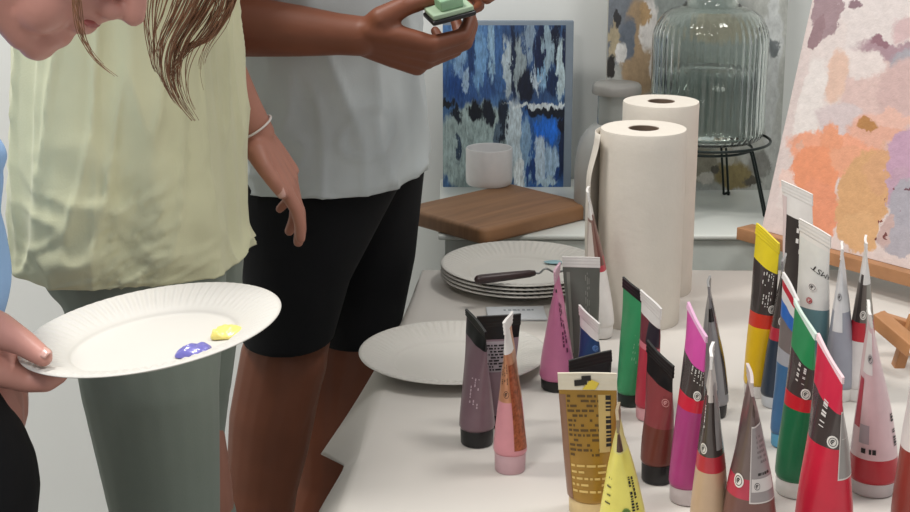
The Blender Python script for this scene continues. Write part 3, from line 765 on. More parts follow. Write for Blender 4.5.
t = Tube('grey labelled tube with pointed brown tip and red band, in front of the yellow tube', (748, 552), (750, 374), 56, 46, 84, [(.30, M('6d4a44')), (.44, M('b3344a')), (1, M('6b5b58', .3, .2))], (frostcap, 18), M('c0b4b0'), seed=17)
t.label_patch(-14, 70, .28, .80, mat('white_outline', 'd0c8c4', .5), 'label_outline', .0003); t.label_patch(-11, 67, .29, .79, M('8e8686', .4), 'grey_label', .0005)
t.disc(-46, .42, .0056); t.label_patch(-9, 60, .36, .45, mat('pale_label', 'c9c2bf', .5), 'pale_label', .0007); t.disc(6, .40, .004, emblem_w, ink)
t.print_(10, 50, .47, .49, 1, ink, False, 22, 1, .9); t.print_(12, 50, .55, .75, 6, mat('label_grey_ink', '726a6a', .5), False, 23, .7, .5); t.disc(10, .90, .005, M('57463f'), M('57463f'))

# --- right group
t = Tube('yellow tube with yellow crimp, dark label and red band', (757, 395), (768, 234), 28, 37, -58, [(.42, M('e2b81c')), (.52, M('cc3a28')), (.85, dark), (1, M('e6cf2a'))], (white, 14), M('e6cf2a'), slant=-7, seed=18)
t.disc(15, .57, .0045); t.print_(-45, 10, .58, .85, 5, whiteink, True, 24, .5, .35)
t = Tube('navy blue tube with dark label and red band beside the yellow tube', (774, 405), (784, 258), 27, 34, 75, [(.46, M('2a3646')), (.56, M('b52a3c')), (1, dark)], (M('c8ccd0'), 12), grey, seed=19)
t.disc(2, .62, .0045); t.label_patch(-25, 35, .86, .97, black, 'black_tip'); t.label_patch(25, 70, .3, .84, M('9a9696'), 'silver_side')
t = Tube('tall tube with wide white crimp and black label behind the yellow and blue ones', (797, 345), (797, 188), 32, 42, -48, [(.3, M('9aa0a4')), (.86, M('3e3836', .3, .2)), (1, white)], (white, 14), white, slant=-5, seed=20, crimp_h=.014)
t.print_(-40, 30, .62, .84, 3, whiteink, False, 25, .7, .45); t.label_patch(-140, -88, .5, .98, M('d8c6c4'), 'pale_side')
t = Tube('slim light blue tube with red and blue striped crimp', (782, 445), (791, 287), 24, 38, -76, [(.50, M('3c6c98')), (.60, M('a8aab0')), (.78, M('7a706e')), (.88, M('2f6cc0')), (.95, M('e6e2e0')), (1, M('c8283c'))], (M('5aa4c8'), 14), white, slant=-9, seed=21, crimp_h=.006)
t = Tube('white topped teal tube with dark lettering near its crimp', (809, 388), (815, 228), 36, 38, -50, [(.52, M('5e8288')), (.97, M('dcdcd8')), (1, white)], (white, 14), white, slant=-6, seed=22, crimp_h=.014)
t.text('AMST', -2, .80, .0085, ink, 160); t.disc(-35, .68, .0042, white, ink); t.disc(-40, .58, .003, redb, white)
t = Tube('white tipped tube with pale blue grey body beside the teal tube', (838, 398), (842, 246), 30, 34, 72, [(.60, M('9a9ca8')), (1, M('d6d6d8'))], (white, 14), white, seed=23)
t.label_patch(-60, -5, .45, .90, M('dededf'), 'white_panel'); t.disc(-25, .72, .0045, M('c9c9cb'), ink)
t = Tube('white tipped tube with dark label and red band left of the small easel', (858, 398), (866, 240), 32, 36, 78, [(.36, M('dcd6d4')), (.50, M('b82a36')), (.78, M('6d6560', .3, .2)), (1, M('dddad6'))], (white, 14), white, seed=24)
t.disc(-16, .56, .0045); t.label_patch(-58, -32, .50, .85, M('39312e'), 'dark_panel'); t.label_patch(0, 60, .3, .78, M('8d8a82', .35), 'silver_panel')
t = Tube('green tube with green crimp, dark label and red band', (796, 492), (805, 317), 44, 44, -77, [(.47, M('0f6a42')), (.56, M('c4202c')), (.79, dark), (1, M('2b8c54'))], (M('d9dcd8'), 16), M('cfe0d4'), slant=-10, seed=25, crimp_h=.006)
t.disc(-14, .60, .0052); t.print_(-60, -10, .66, .78, 2, whiteink, True, 26, .6, .4); t.label_patch(20, 85, .55, .80, M('8c8886', .35), 'silver_side')
t = Tube('pale pink tube with red lower band, right of the red tube', (872, 490), (869, 308), 48, 38, 80, [(.16, M('b0202e')), (.99, M('d8b8bc')), (1, white)], (frostcap, 13), white, seed=26)
t.label_patch(-75, -18, .70, .96, M('e2dcda'), 'white_panel'); t.disc(-30, .80, .0045, M('c9c2c4'), ink); t.print_(-60, -10, .20, .24, 1, ink, False, 27, .7, .8); t.label_patch(-58, -28, .26, .38, M('a89aa0'), 'grey_panel'); t.print_(48, 66, .24, .44, 1, ink, True, 28, .8, .8)
t.label_patch(-88, -60, .35, .66, M('b03040'), 'red_stripe')
t = Tube('red tube with red crimp and dark label, largest in front', (822, 545), (830, 356), 58, 48, -78, [(.55, M('c6203a')), (.80, dark), (1, M('cc2c48'))], (white, 16), M('e6c6ca'), slant=-11, seed=27, crimp_h=.006)
t.disc(-14, .60, .0056); t.label_patch(8, 88, .36, .82, mat('white_outline2', 'd8cfca', .5), 'label_outline', .0003); t.label_patch(11, 84, .37, .81, M('8f8b88', .4), 'grey_label', .0005); t.print_(16, 80, .62, .63, 1, whiteink, False, 33, .9, .3)
t.print_(-62, -34, .66, .84, 1, whiteink, True, 31, .6, .5)
t = Tube('brown red tube with white upper half at the right edge of the picture', (917, 545), (914, 345), 56, 44, 70, [(.50, M('8e3a30')), (1, M('ddd6d2'))], (frostcap, 16), white, seed=28)


# ------------------------------------------------------------------ people
skinA = mat('brown_skin', '75442f', .5, var=.10, scale=18)
skinB = mat('warm_skin', 'b07a68', .5, var=.06, scale=25)
skinC = mat('rosy_skin', 'c48d80', .45, var=.05, scale=25)
nailm = mat('pale_nail', 'd6a89c', .25, coat=.4)
def V(*a): return Vector(a)
def hand(bm, wrist, along, thumb, s=1.0, curl=(.5, .5, .5, .5), spread=.06, thumb_pose=None, thin=1.0):
    # along: wrist to fingertips, thumb: towards the thumb side; the back of the hand is along x thumb
    y = Vector(along).normalized(); x = Vector(thumb); x = (x-y*x.dot(y)).normalized()
    return y, x
def build_hand(bm, wrist, along, thumb, dorsal, s=1.0, curl=((.5, .6, .4),)*4, spread=(.10, .03, -.04, -.12), tj=None, thin=1.0):
    y = Vector(along).normalized(); x = Vector(thumb); x = (x-y*x.dot(y)).normalized()
    z = x.cross(y);
    if z.dot(Vector(dorsal)) < 0: z = -z
    def W(a, b, c): return wrist + (x*a + y*b + z*c)*s
    fr = [.0090, .0092, .0088, .0076]; mx = [.026, .008, -.011, -.028]; my = [.086, .090, .086, .078]
    ln = [(.042, .025, .021), (.046, .029, .022), (.043, .027, .021), (.034, .020, .019)]
    tips = []
    for k in range(4):
        r = fr[k]*s*thin
        a = W(mx[k]*.55, .008, 0); b = W(mx[k], my[k], .003)
        chain(bm, [(a, .0155*s*thin), (W(mx[k]*.8, my[k]*.55, .001), .0145*s*thin), (b, .0118*s*thin)])
        ang = 0; p = b; d0 = spread[k]; pts = [(p, r*1.22)]
        for j in range(3):
            ang += curl[k][j]
            d = (y*math.cos(d0)+x*math.sin(d0))*math.cos(ang) - z*math.sin(ang)
            p = p + d*ln[k][j]*s; pts.append((p, r*(1.05, .98, .84)[j]))
        chain(bm, pts); tips.append((p, d, -z*math.cos(ang)*1.0 - (y*math.cos(d0)+x*math.sin(d0))*math.sin(ang)))
    # palm web and thumb
    chain(bm, [(W(.004, .03, -.003), .016*s), (W(.004, .07, -.003), .015*s)])
    tj = tj or [(.026, .022, -.010), (.045, .050, -.018), (.054, .078, -.022), (.056, .100, -.026)]
    q = [W(*t) for t in tj]
    chain(bm, [(W(.010, .008, -.004), .016*s), (q[0], .0165*s*thin), (q[1], .0125*s*thin), (q[2], .0110*s*thin), (q[3], .0092*s*thin)])
    return tips, q, (x, y, z), W
def nail(parent, pos, d, nrm, w=.0055, l=.007):
    # a thin curved nail on the back of a fingertip
    d = d.normalized(); n = (nrm-d*nrm.dot(d)).normalized(); sde = d.cross(n)
    bm = bmesh.new(); g = []
    for j in range(7):
        t = -1+2*j/6; row = []
        for i in range(7):
            u = -1+2*i/6; ww = w*(1-.25*abs(t)**3)
            row.append(bm.verts.new(pos + d*(t*l) + sde*(u*ww) - n*(w*.35*u*u + .12*l*t*t*.6)))
        g.append(row)
    for j in range(6):
        for i in range(6): bm.faces.new((g[j][i], g[j][i+1], g[j+1][i+1], g[j+1][i]))
    o = obj('fingernail', bm, nailm, parent); md = o.modifiers.new('t', 'SOLIDIFY'); md.thickness = .0008
    return o
def head_shape(bm, org, f, u, s=1.0, neck=None):
    f = f.normalized(); u = (u-f*u.dot(f)).normalized(); sd = f.cross(u)
    def H(a, b, c=0): return org + (f*a + u*b + sd*c)*s
    M3 = Matrix((f, u, sd)).transposed()
    add_ell(bm, H(-.008, .035), .092*s, .085*s, .074*s, M3)
    add_ell(bm, H(.022, -.022), .062*s, .075*s, .056*s, M3)
    chain(bm, [(H(.070, .055), .026*s), (H(.080, .018), .018*s)])                 # brow
    for c in (-1, 1):
        chain(bm, [(H(-.018, -.035, .052*c), .016*s), (H(.008, -.070, .044*c), .015*s), (H(.060, -.090, .014*c), .013*s)])   # jaw
        add_ell(bm, H(.048, -.020, .032*c), .026*s, .03*s, .022*s, M3)       # cheek
        add_ell(bm, H(.058, -.060, .022*c), .022*s, .024*s, .022*s, M3)
        add_ell(bm, H(-.012, .0, .074*c), .018*s, .030*s, .008*s, M3)        # ear
        add_ell(bm, H(.094, -.034, .011*c), .011*s, .008*s, .0075*s, M3)       # nostril wing
        chain(bm, [(H(.086, .03, .018*c), .007*s), (H(.080, .032, .038*c), .008*s)])
    add_ell(bm, H(.070, -.091), .015*s, .015*s, .019*s, M3); add_ell(bm, H(.035, -.072), .036*s, .026*s, .034*s, M3)                 # chin
    chain(bm, [(H(.088, .018), .0085*s), (H(.100, -.012), .0090*s), (H(.110, -.027), .0092*s)])  # nose
    chain(bm, [(H(.098, -.032), .008*s), (H(.090, -.046), .007*s)]); add_ell(bm, H(.076, -.042), .016*s, .018*s, .022*s, M3)
    add_ell(bm, H(.084, -.056), .013*s, .010*s, .022*s, M3)                 # mouth mass
    add_ell(bm, H(.078, -.076), .011*s, .012*s, .018*s, M3)
    if neck is not None: chain(bm, [(H(-.022, -.03), .055*s), (neck, .052*s)])
    return H, M3
def lips(parent, H, M3, m, s=1.0):
    bm = bmesh.new(); add_ell(bm, H(.0895, -.0515), .0075*s, .0038*s, .019*s, M3); add_ell(bm, H(.0870, -.0595), .0075*s, .0042*s, .017*s, M3)
    for v in bm.verts: pass
    me = fuse(bm, .0012, 2); return link('lips', me, m, parent)
def legs(bm, hip, dy, knees, ankles, rt, rk, rc, ra, toe=V(1, 0, 0)):
    for c, kn, an in zip((-1, 1), knees, ankles):
        hp_ = hip + V(0, dy*c, -.03)
        chain(bm, [(hip+V(0, dy*c*.8, .05), rt*1.05), (hp_, rt*1.08), (hp_.lerp(kn, .45), rt*.95), (hp_.lerp(kn, .85), rk*1.08), (kn, rk), (kn.lerp(an, .3)+toe*-.012, rc), (kn.lerp(an, .75), ra*1.15), (an, ra)])
        chain(bm, [(V(an.x, an.y, .045)-toe*.03, .036), (V(an.x, an.y, .035)+toe*.08, .03), (V(an.x, an.y, .022)+toe*.17, .02)])
def person(name, label, loc):
    o = empty(name, loc); tag(o, label, 'person'); return o
def pin(me, o):                       # mesh built in place -> child of the person's base
    me.transform(Matrix.Translation(-Vector(o.location))); return me
def cloth_noise(p, sc_, seed=0): return noise.noise(Vector((p[0]*sc_+seed, p[1]*sc_, p[2]*sc_)))

# ---- person A : grey t-shirt and black shorts, standing at the far table corner
AY = 1.97
xa = lambda px, py, y=AY: P(px, py, y).x
hipA = V(xa(325, 215), AY, .93)
pA = person('person', 'person in light grey t-shirt and black shorts holding a small green box by the table', (hipA.x, AY, 0))
bm = bmesh.new()
kneeN = P(262, 485, AY-.10); kneeN.y = AY-.10; kneeF = P(322, 478, AY+.09)
legs(bm, hipA, .085, [kneeN, kneeF], [V(kneeN.x-.045, AY-.10, .09), V(kneeF.x-.06, AY+.09, .09)], .056, .049, .054, .034)
chain(bm, [(P(350, 345, AY+.09), .056), (P(335, 420, AY+.09), .052), (kneeF, .047)])
# leg upper: keep the thighs on the seen outline
chain(bm, [(P(284, 358, AY-.10), .058), (P(270, 420, AY-.10), .055), (kneeN, .049)])
chest = hipA + V(.0, 0, .42); neckA = chest + V(.01, 0, .16)
chain(bm, [(hipA, .085), (hipA+V(-.005, 0, .15), .085), (chest, .11), (chest+V(0, 0, .06), .10), (neckA, .055)])
for c in (-1, 1):
    chain(bm, [(hipA+V(0, .05*c, 0), .08), (chest+V(0, .07*c, 0), .085), (chest+V(0, .13*c, .07), .06)])
H, M3 = head_shape(bm, neckA+V(.04, 0, .16), V(.9, -.1, -.42), V(.42, 0, .9), 1.0, neckA)
# near (right) arm
elA = P(190, 22, AY-.215); shA = V(chest.x-.03, AY-.20, chest.z+.07); wrA = P(360, 36, AY-.225)
chain(bm, [(shA, .052), (shA.lerp(elA, .5), .045), (elA, .038)])
chain(bm, [(elA, .037), (elA.lerp(wrA, .3), .036), (elA.lerp(wrA, .65), .0300), (wrA.lerp(elA, .12), .0245), (wrA, .0235)])
tipsA, qA, axA, WA = build_hand(bm, wrA, (.965, .02, -.26), (.0, -.72, .69), (0, -.69, -.72), .95,
    curl=((.55, .85, .5), (.62, .85, .5), (.70, .85, .5), (.80, .85, .5)), spread=(.10, .03, -.03, -.08),
    tj=[(.028, .020, -.012), (.040, .042, -.030), (.040, .064, -.046), (.032, .084, -.058)])
# far (left) arm, its hand closing on the box from the far side
elA2 = P(300, -10, AY+.2); shA2 = V(chest.x-.03, AY+.18, chest.z+.07); wrA2 = P(404, -22, AY-.10)
chain(bm, [(shA2, .052), (shA2.lerp(elA2, .5), .045), (elA2, .040), (elA2.lerp(wrA2, .4), .036), (wrA2, .024)])
build_hand(bm, wrA2, (.96, -.25, .05), (0, -.25, .95), (0, .9, .4), .88, curl=((.25, .7, .6), (.3, .8, .6), (.4, .8, .6), (.5, .8, .6)))
me = fuse(bm, .0032, 4); bA = link('body', pin(me, pA), skinA, pA)
# t-shirt
def wrA_(a, t):
    p = Vector((math.cos(a)*1.2, math.sin(a)*1.2, t*2.2)); z = t*.5
    n = noise.noise(p*1.1)*.010 + noise.noise(Vector((math.cos(a)*2.6+z*2.2, math.sin(a)*2.6-z*3, z*6+3)))*.008
    rid = 1-abs(noise.noise(Vector((math.cos(a)*2.2+t*1.6, math.sin(a)*2.0, t*3.0+7)))*2.2)
    fold = .007*max(0, rid)**3
    fold += max(0, 1-abs(noise.noise(Vector((math.cos(a)*1.5+t*2, math.sin(a)*1.5, t*8-a*1.2)))*4))**2*.005*(1-sstep(.12, .5, t))*sstep(190, 230, math.degrees(a))*(1-sstep(300, 335, math.degrees(a)))
    hem = -.004*sstep(.05, .0, t)
    return n*(.4+.6*math.sin(min(1, t*1.4)*PI*.5)) + fold + hem + .003*math.sin(a*5+2)*(1-t), .008*math.cos(a)*(1-t)**2 + .003*math.sin(a*3+1)*(1-t)
def torso(x0, x1, yc, hy, zs):        # rings from left and right x at each height
    return [((a+b)/2, yc, z, (b-a)/2, h) for a, b, h, z in zip(x0, x1, hy, zs)]
zh = P(330, 197, AY-.17).z
def zx(px, z, y=AY):
    # x of a photo column at height z and depth y
    py = 256 - F*math.tan(math.atan2(z-CAMZ, y)+PITCH); return P(px, py, y).x
zsA = [zh, zh+.06, zh+.14, zh+.24, zh+.34, zh+.44, zh+.50]
ringsA = torso([zx(240, zsA[0]), zx(238, zsA[1]), zx(234, zsA[2]), zx(228, zsA[3]), zx(222, zsA[4]), zx(240, zsA[5]), zx(285, zsA[6])],
               [zx(429, zsA[0]), zx(428, zsA[1]), zx(422, zsA[2]), zx(415, zsA[3]), zx(410, zsA[4]), zx(395, zsA[5]), zx(355, zsA[6])], AY,
               [.185, .182, .180, .19, .205, .19, .07], zsA)
bm = bmesh.new(); add_loft(bm, ringsA, 160, 14, wrA_, 2.3)
# sleeves
for sh, el in ((shA, elA), (shA2, elA2)):
    d = (el-sh); q = d.normalized().to_track_quat('Z', 'Y').to_matrix(); n = 40; rows = []
    for j in range(10):
        t = j/9; r = .055+.012*t
        rows.append([bm.verts.new(sh + d*(t*.62) + q @ Vector((math.cos(2*PI*i/n), math.sin(2*PI*i/n), 0))*(r+.003*math.sin(i*.8+t*3))) for i in range(n)])
    for a, b in zip(rows, rows[1:]):
        for i in range(n): bm.faces.new((a[i], a[(i+1) % n], b[(i+1) % n], b[i]))
me = bake(bm, [('SOLIDIFY', dict(thickness=.002, offset=-1))])
greycloth = mat('light_grey_cotton', 'bcc3c4', .85, var=.04, scale=20, bump=.12, bscale=500, sheen=.15)
link('t_shirt', pin(me, pA), greycloth, pA)
# shorts
blackcloth = mat('black_cloth', '08090d', .95, var=.1, scale=20, bump=.1, bscale=400)
def frus(bm, secs, n=48):            # sections (centre, rx, ry), closed flat ends
    rows = [[bm.verts.new(Vector(c)+Vector((rx*math.cos(2*PI*i/n), ry*math.sin(2*PI*i/n), 0))) for i in range(n)] for c, rx, ry in secs]
    for a, b in zip(rows, rows[1:]):
        for i in range(n): bm.faces.new((a[i], a[(i+1) % n], b[(i+1) % n], b[i]))
    bm.faces.new(list(reversed(rows[0]))); bm.faces.new(rows[-1])
bm = bmesh.new()
hn = P(288, 338, AY-.10); hf = P(357, 334, AY+.09)
def mpx(px, y): return px/F*y/math.cos(PITCH)
frus(bm, [(hn, mpx(46, AY-.1), .082), (hn.lerp(V(xa(312, 270), AY-.09, hn.z+.16), .5), mpx(55, AY-.1), .086), (V(xa(325, 225), AY-.07, .93), mpx(86, AY), .09), (V(hipA.x, AY-.05, .97), .11, .09)])
frus(bm, [(hf, mpx(43, AY+.1), .082), (V(xa(352, 270), AY+.08, hf.z+.12), mpx(62, AY), .086), (V(xa(338, 215), AY+.06, .93), mpx(88, AY), .09), (V(hipA.x, AY+.05, .97), .11, .09)])
me = fuse(bm, .004, 4)
link('shorts', pin(me, pA), blackcloth, pA)
# hair
hairD = mat('dark_brown_hair', '2e2019', .5, var=.2, scale=60)
bm = bmesh.new(); add_ell(bm, H(-.020, .055), .092, .080, .080, M3); add_ell(bm, H(-.05, .01), .06, .07, .075, M3); me = fuse(bm, .005, 3); link('hair', pin(me, pA), hairD, pA)

# ---- the small green box
gx = P(449, 9, AY-.235)
gb_ = empty('green_box', gx); gb_.rotation_euler = (math.radians(12), math.radians(-12), math.radians(18)); tag(gb_, 'small pale green box with black rim held up in brown fingers', 'box')
bm = bmesh.new(); add_box(bm, (-.027, -.018, -.009), (.027, .018, -.003), .0025); auto(obj('black_base', bm, black, gb_))
bm = bmesh.new(); add_box(bm, (-.025, -.016, -.003), (.025, .016, .003), .0015); auto(obj('green_rim', bm, mat('pale_green', '9fb59a', .5), gb_))
bm = bmesh.new(); add_box(bm, (-.013, -.012, .003), (.015, .012, .016), .002); auto(obj('green_knob', bm, mat('mint_green', '8fb592', .5), gb_))

# ---- person B : pale green shirt and sage leggings
BY = 1.54
pB0 = P(140, 300, BY)
pB = person('person', 'person in pale lime green t-shirt and sage leggings, wearing a thin white bracelet', (pB0.x, BY, 0))
hipB = V(zx(140, .92, BY), BY, .90)
kN = P(166, 535, BY-.09); kF = P(200, 520, BY+.09)
bm = bmesh.new()
legs(bm, hipB, .07, [kN, kF], [V(kN.x-.03, kN.y, .09), V(kF.x-.02, kF.y, .09)], .050, .042, .046, .03)
chB = hipB+V(.0, 0, .36); nkB = chB+V(.02, 0, .15)
chain(bm, [(hipB, .075), (hipB+V(0, 0, .14), .08), (chB, .09), (nkB, .045)])
for c in (-1, 1): chain(bm, [(hipB+V(0, .04*c, 0), .07), (chB+V(0, .05*c, 0), .07), (chB+V(0, .10*c, .07), .05)])
H, M3 = head_shape(bm, nkB+V(.06, 0, .15), V(.75, 0, -.65), V(.65, 0, .75), .95, nkB)
HB, MB3 = H, M3
# hanging far (left) arm with bracelet
HY = 1.69
wrB = P(257, 134, HY); shB = V(chB.x-.0, BY+.14, chB.z+.06); elB = P(198, 42, HY-.03)
chain(bm, [(shB, .046), (shB.lerp(elB, .6), .038), (elB, .034), (elB.lerp(wrB, .35), .032), (elB.lerp(wrB, .75), .024), (wrB, .0205)])
tB, qB, axB, WB = build_hand(bm, wrB, (.50, -.02, -.86), (-.20, -.96, -.1), (.86, -.25, .5), .75,
    curl=((.02, .30, .25), (.18, .32, .25), (.36, .36, .25), (.55, .45, .3)), spread=(.04, .0, -.02, -.04),
    tj=[(.030, .020, -.002), (.046, .044, .003), (.050, .068, .006), (.047, .092, .006)], thin=1.08)
# near (right) arm raised out of the picture
shB2 = V(chB.x, BY-.13, chB.z+.07); elB2 = V(chB.x+.13, BY-.14, 1.33); wrB2 = V(chB.x+.30, BY-.12, 1.46)
chain(bm, [(shB2, .045), (elB2, .036), (wrB2, .024)])
build_hand(bm, wrB2, (.9, 0, .4), (0, 0, 1), (0, -1, 0), .86)
me = fuse(bm, .0026, 3); link('body', pin(me, pB), skinB, pB)
# thumb nail and bracelet
x_, y_, z_ = axB
nail(pB, WB(.047, .088, .006) - Vector(pB.location) + V(.002, -1, 0)*.0078, V(.33, -.1, -.93), V(-.1, -1, 0), .0052, .0066)
bm = bmesh.new(); bc = wrB.lerp(elB, .07); dB = (wrB-elB).normalized(); qb = dB.to_track_quat('Z', 'Y').to_matrix()
pts = [bc + qb @ Vector((math.cos(2*PI*k/48), math.sin(2*PI*k/48), .08*math.cos(2*PI*k/48)))*.0238 for k in range(49)]
add_tube(bm, pts, .0014, 8, False); me = bpy.data.meshes.new('bracelet'); bm.to_mesh(me); bm.free(); link('bracelet', pin(me, pB), mat('white_cord', 'ddd5d0', .6), pB)
# leggings
sage = mat('sage_leggings', '858f84', .75, var=.03, scale=15, bump=.08, bscale=500, sheen=.1)
bm = bmesh.new()
a1 = P(150, 380, BY-.09); a0 = P(141, 300, BY-.09); a2 = P(166, 512, BY-.09)
chain(bm, [(V(a0.x, BY-.07, .92), .085), (a0+V(0, .02, 0), mpx(78, BY)), (a1, mpx(67, BY)), (a2, mpx(54, BY)), (kN, .050), (kN.lerp(V(kN.x-.03, kN.y, .09), .3), .054), (V(kN.x-.03, kN.y, .12), .036)])
b1 = P(180, 380, BY+.09); b0 = P(187, 290, BY+.09); b2 = P(186, 470, BY+.09)
chain(bm, [(V(b0.x-.01, BY+.07, .92), .085), (b0, mpx(60, BY)), (b1, mpx(56, BY)), (b2, mpx(38, BY)), (kF, .045), (kF.lerp(V(kF.x-.02, kF.y, .09), .3), .052), (V(kF.x-.02, kF.y, .12), .036)])
chain(bm, [(V(hipB.x, BY-.05, .95), .10), (V(hipB.x, BY+.05, .95), .10)])
me = fuse(bm, .004, 8); link('leggings', pin(me, pB), sage, pB)
# shirt
def wrB_(a, t):
    u = math.degrees(a) % 360          # 270 faces the camera
    n = noise.noise(Vector((math.cos(a)*1.5, math.sin(a)*1.5, t*1.2)))*.012
    vert = noise.noise(Vector((math.cos(a)*5+2, math.sin(a)*5, t*1.3)))*.007
    hor = noise.noise(Vector((math.cos(a)*2.2, math.sin(a)*2.2+u*.004, t*13+u*.02)))*.006*(sstep(200, 265, u)*(1-sstep(305, 340, u)))*(1-sstep(.25, .6, t))
    rid = max(0, 1-abs(noise.noise(Vector((math.cos(a)*3.3-t*1.3, math.sin(a)*3.3, t*2.4+3)))*2.6))**3*.006
    seam = .0045*math.exp(-((u-266)/1.1)**2)*(1-t)
    cr = max(0, 1-abs(noise.noise(Vector((math.cos(a)*1.6+t*2, math.sin(a)*1.6, t*11-u*.012)))*4))**2*.0030*(sstep(200, 255, u)*(1-sstep(310, 345, u)))*(1-sstep(.2, .5, t))
    g2 = noise.noise(Vector((u*.055, t*30-u*.11, 5)))
    rid += cr + max(0, 1-abs(g2)*3.2)**3*.0045*sstep(264, 270, u)*(1-sstep(292, 315, u))*(1-sstep(.18, .42, t))
    k = .35+.65*sstep(0, .12, t)
    return (n+vert)*k+hor+rid+seam+.002*math.sin(a*7)*(1-t), .002*math.sin(a*4+.5)*(1-t)
zb = P(120, 285, BY-.15).z
zsB = [zb, zb+.05, zb+.12, zb+.22, zb+.33, zb+.42, zb+.47]
ringsB = torso([zx(28, zsB[0], BY), zx(30, zsB[1], BY), zx(31, zsB[2], BY), zx(33, zsB[3], BY), zx(34, zsB[4], BY), zx(50, zsB[5], BY), zx(110, zsB[6], BY)],
               [zx(250, zsB[0], BY), zx(249, zsB[1], BY), zx(245, zsB[2], BY), zx(236, zsB[3], BY), zx(232, zsB[4], BY), zx(215, zsB[5], BY), zx(180, zsB[6], BY)], BY,
               [.168, .165, .158, .155, .155, .145, .06], zsB)
ringsB = [(x, y, z, rx, ry) for x, y, z, rx, ry in ringsB]
bm = bmesh.new(); rr_ = add_loft(bm, ringsB, 220, 16, wrB_, 2.3)
zt0 = ringsB[0][2]
for v in bm.verts:
    k = 1-sstep(zt0, zt0+.25, v.co.z)
    v.co.z -= (.16*(v.co.y-(BY-.15)))*k*.3 - 0
for sh, el, ln_ in ((shB2, elB2, .7), (shB, elB, .55)):
    d = (el-sh); q = d.normalized().to_track_quat('Z', 'Y').to_matrix(); n = 40; rows = []
    for j in range(10):
        t = j/9; r = .06+.018*t
        rows.append([bm.verts.new(sh + d*(t*ln_) + q @ Vector((math.cos(2*PI*i/n), math.sin(2*PI*i/n), 0))*(r+.003*math.sin(i*.8+t*3))) for i in range(n)])
    for a, b in zip(rows, rows[1:]):
        for i in range(n): bm.faces.new((a[i], a[(i+1) % n], b[(i+1) % n], b[i]))
me = bake(bm, [('SOLIDIFY', dict(thickness=.002, offset=-1))])
lime = mat('pale_lime_cotton', 'd3d2ad', .85, var=.03, scale=20, bump=.12, bscale=500, sheen=.15)
link('t_shirt', pin(me, pB), lime, pB)
# hair of B : cap on the head and long locks falling in front of the shirt
hairB = mat('light_brown_hair', '8a6144', .4, var=.3, scale=120)
bm = bmesh.new(); add_ell(bm, HB(-.020, .055), .090, .080, .080, MB3); add_ell(bm, HB(-.05, .0), .06, .08, .075, MB3); me = fuse(bm, .005, 3); link('hair', pin(me, pB), hairB, pB)
rnd = random.Random(11)
def strand_bundle(paths, n, spread, rad, m, parent, Y, nm='hair_lock', fan=1.0):
    bm = bmesh.new()
    for path in paths:
        base = [P(px, py, Y) for px, py in path]
        for k in range(n):
            ox, oy = rnd.gauss(0, spread), rnd.gauss(0, .008); ph = rnd.uniform(0, 6)
            L_ = rnd.uniform(.72, 1.0); pts = []
            for i, p in enumerate(catmull([tuple(b) for b in base], 5)):
                t = i/(5*(len(base)-1))
                if t > L_: break
                sp = (1-t)**.8*fan+.12
                pts.append(Vector(p)+Vector((ox*sp+.0015*math.sin(t*7+ph), oy*sp, 0)))
            if len(pts) < 3: continue
            add_tube(bm, pts, [rad*(1-.75*(i/(len(pts)-1))) for i in range(len(pts))], 5)
    me = bpy.data.meshes.new(nm); bm.to_mesh(me); bm.free()
    o = link(nm, pin(me, parent), m, parent); return o
HYB = BY-.22
strand_bundle([[(214, -60), (206, -20), (192, 12), (175, 42), (170, 70), (178, 98), (197, 124)]], 52, .010, .0008, hairB, pB, HYB)
strand_bundle([[(232, -60), (232, -20), (224, 12), (206, 38), (190, 48), (178, 64), (172, 84)]], 34, .006, .0007, hairB, pB, HYB+.01)
strand_bundle([[(152, -60), (153, -20), (149, 15), (151, 45), (155, 68), (167, 86)]], 10, .005, .0008, hairB, pB, HYB)
strand_bundle([[(180, -60), (175, -20), (168, 10), (158, 35), (156, 50), (160, 60)]], 8, .006, .0007, hairB, pB, HYB)
strand_bundle([[(236, -60), (234, -20), (226, 20), (208, 50), (203, 75), (212, 110)]], 7, .005, .0006, hairB, pB, HYB)

# ---- person C : light blue top, black trousers, leaning in from the left and holding the plate
CY = 1.18
noseT = P(143, 23, 1.03)
th = math.radians(43); fC = V(math.cos(th), 0, -math.sin(th)); uC = V(math.sin(th), 0, math.cos(th)); sC = .92
tgt = (fC*.119 + uC*(-.027))*sC; orgC = noseT - tgt
pC = person('person', 'person at the left edge in light blue top and black trousers, holding a paper plate', (-.62, CY, 0))
bm = bmesh.new()
e0 = P(36, 455, CY-.05); hipC = V(e0.x-.125, CY, .87)
kC = [V(e0.x-.12, CY-.09, .47), V(e0.x-.14, CY+.09, .47)]
legs(bm, hipC, .08, kC, [V(e0.x-.13, CY-.09, .09), V(e0.x-.16, CY+.09, .09)], .060, .052, .054, .034)
nkC = V(-.50, 1.04, 1.30); chC = V(-.565, 1.10, 1.165)
chain(bm, [(hipC, .10), (hipC.lerp(chC, .5), .085), (chC, .095), (nkC, .05)])
for c in (-1, 1): chain(bm, [(hipC+V(0, .05*c, 0), .09), (chC+V(0, .05*c, 0), .07), (chC+V(0, .12*c, .05), .05)])
HC, MC3 = head_shape(bm, orgC, fC, uC, sC, nkC)
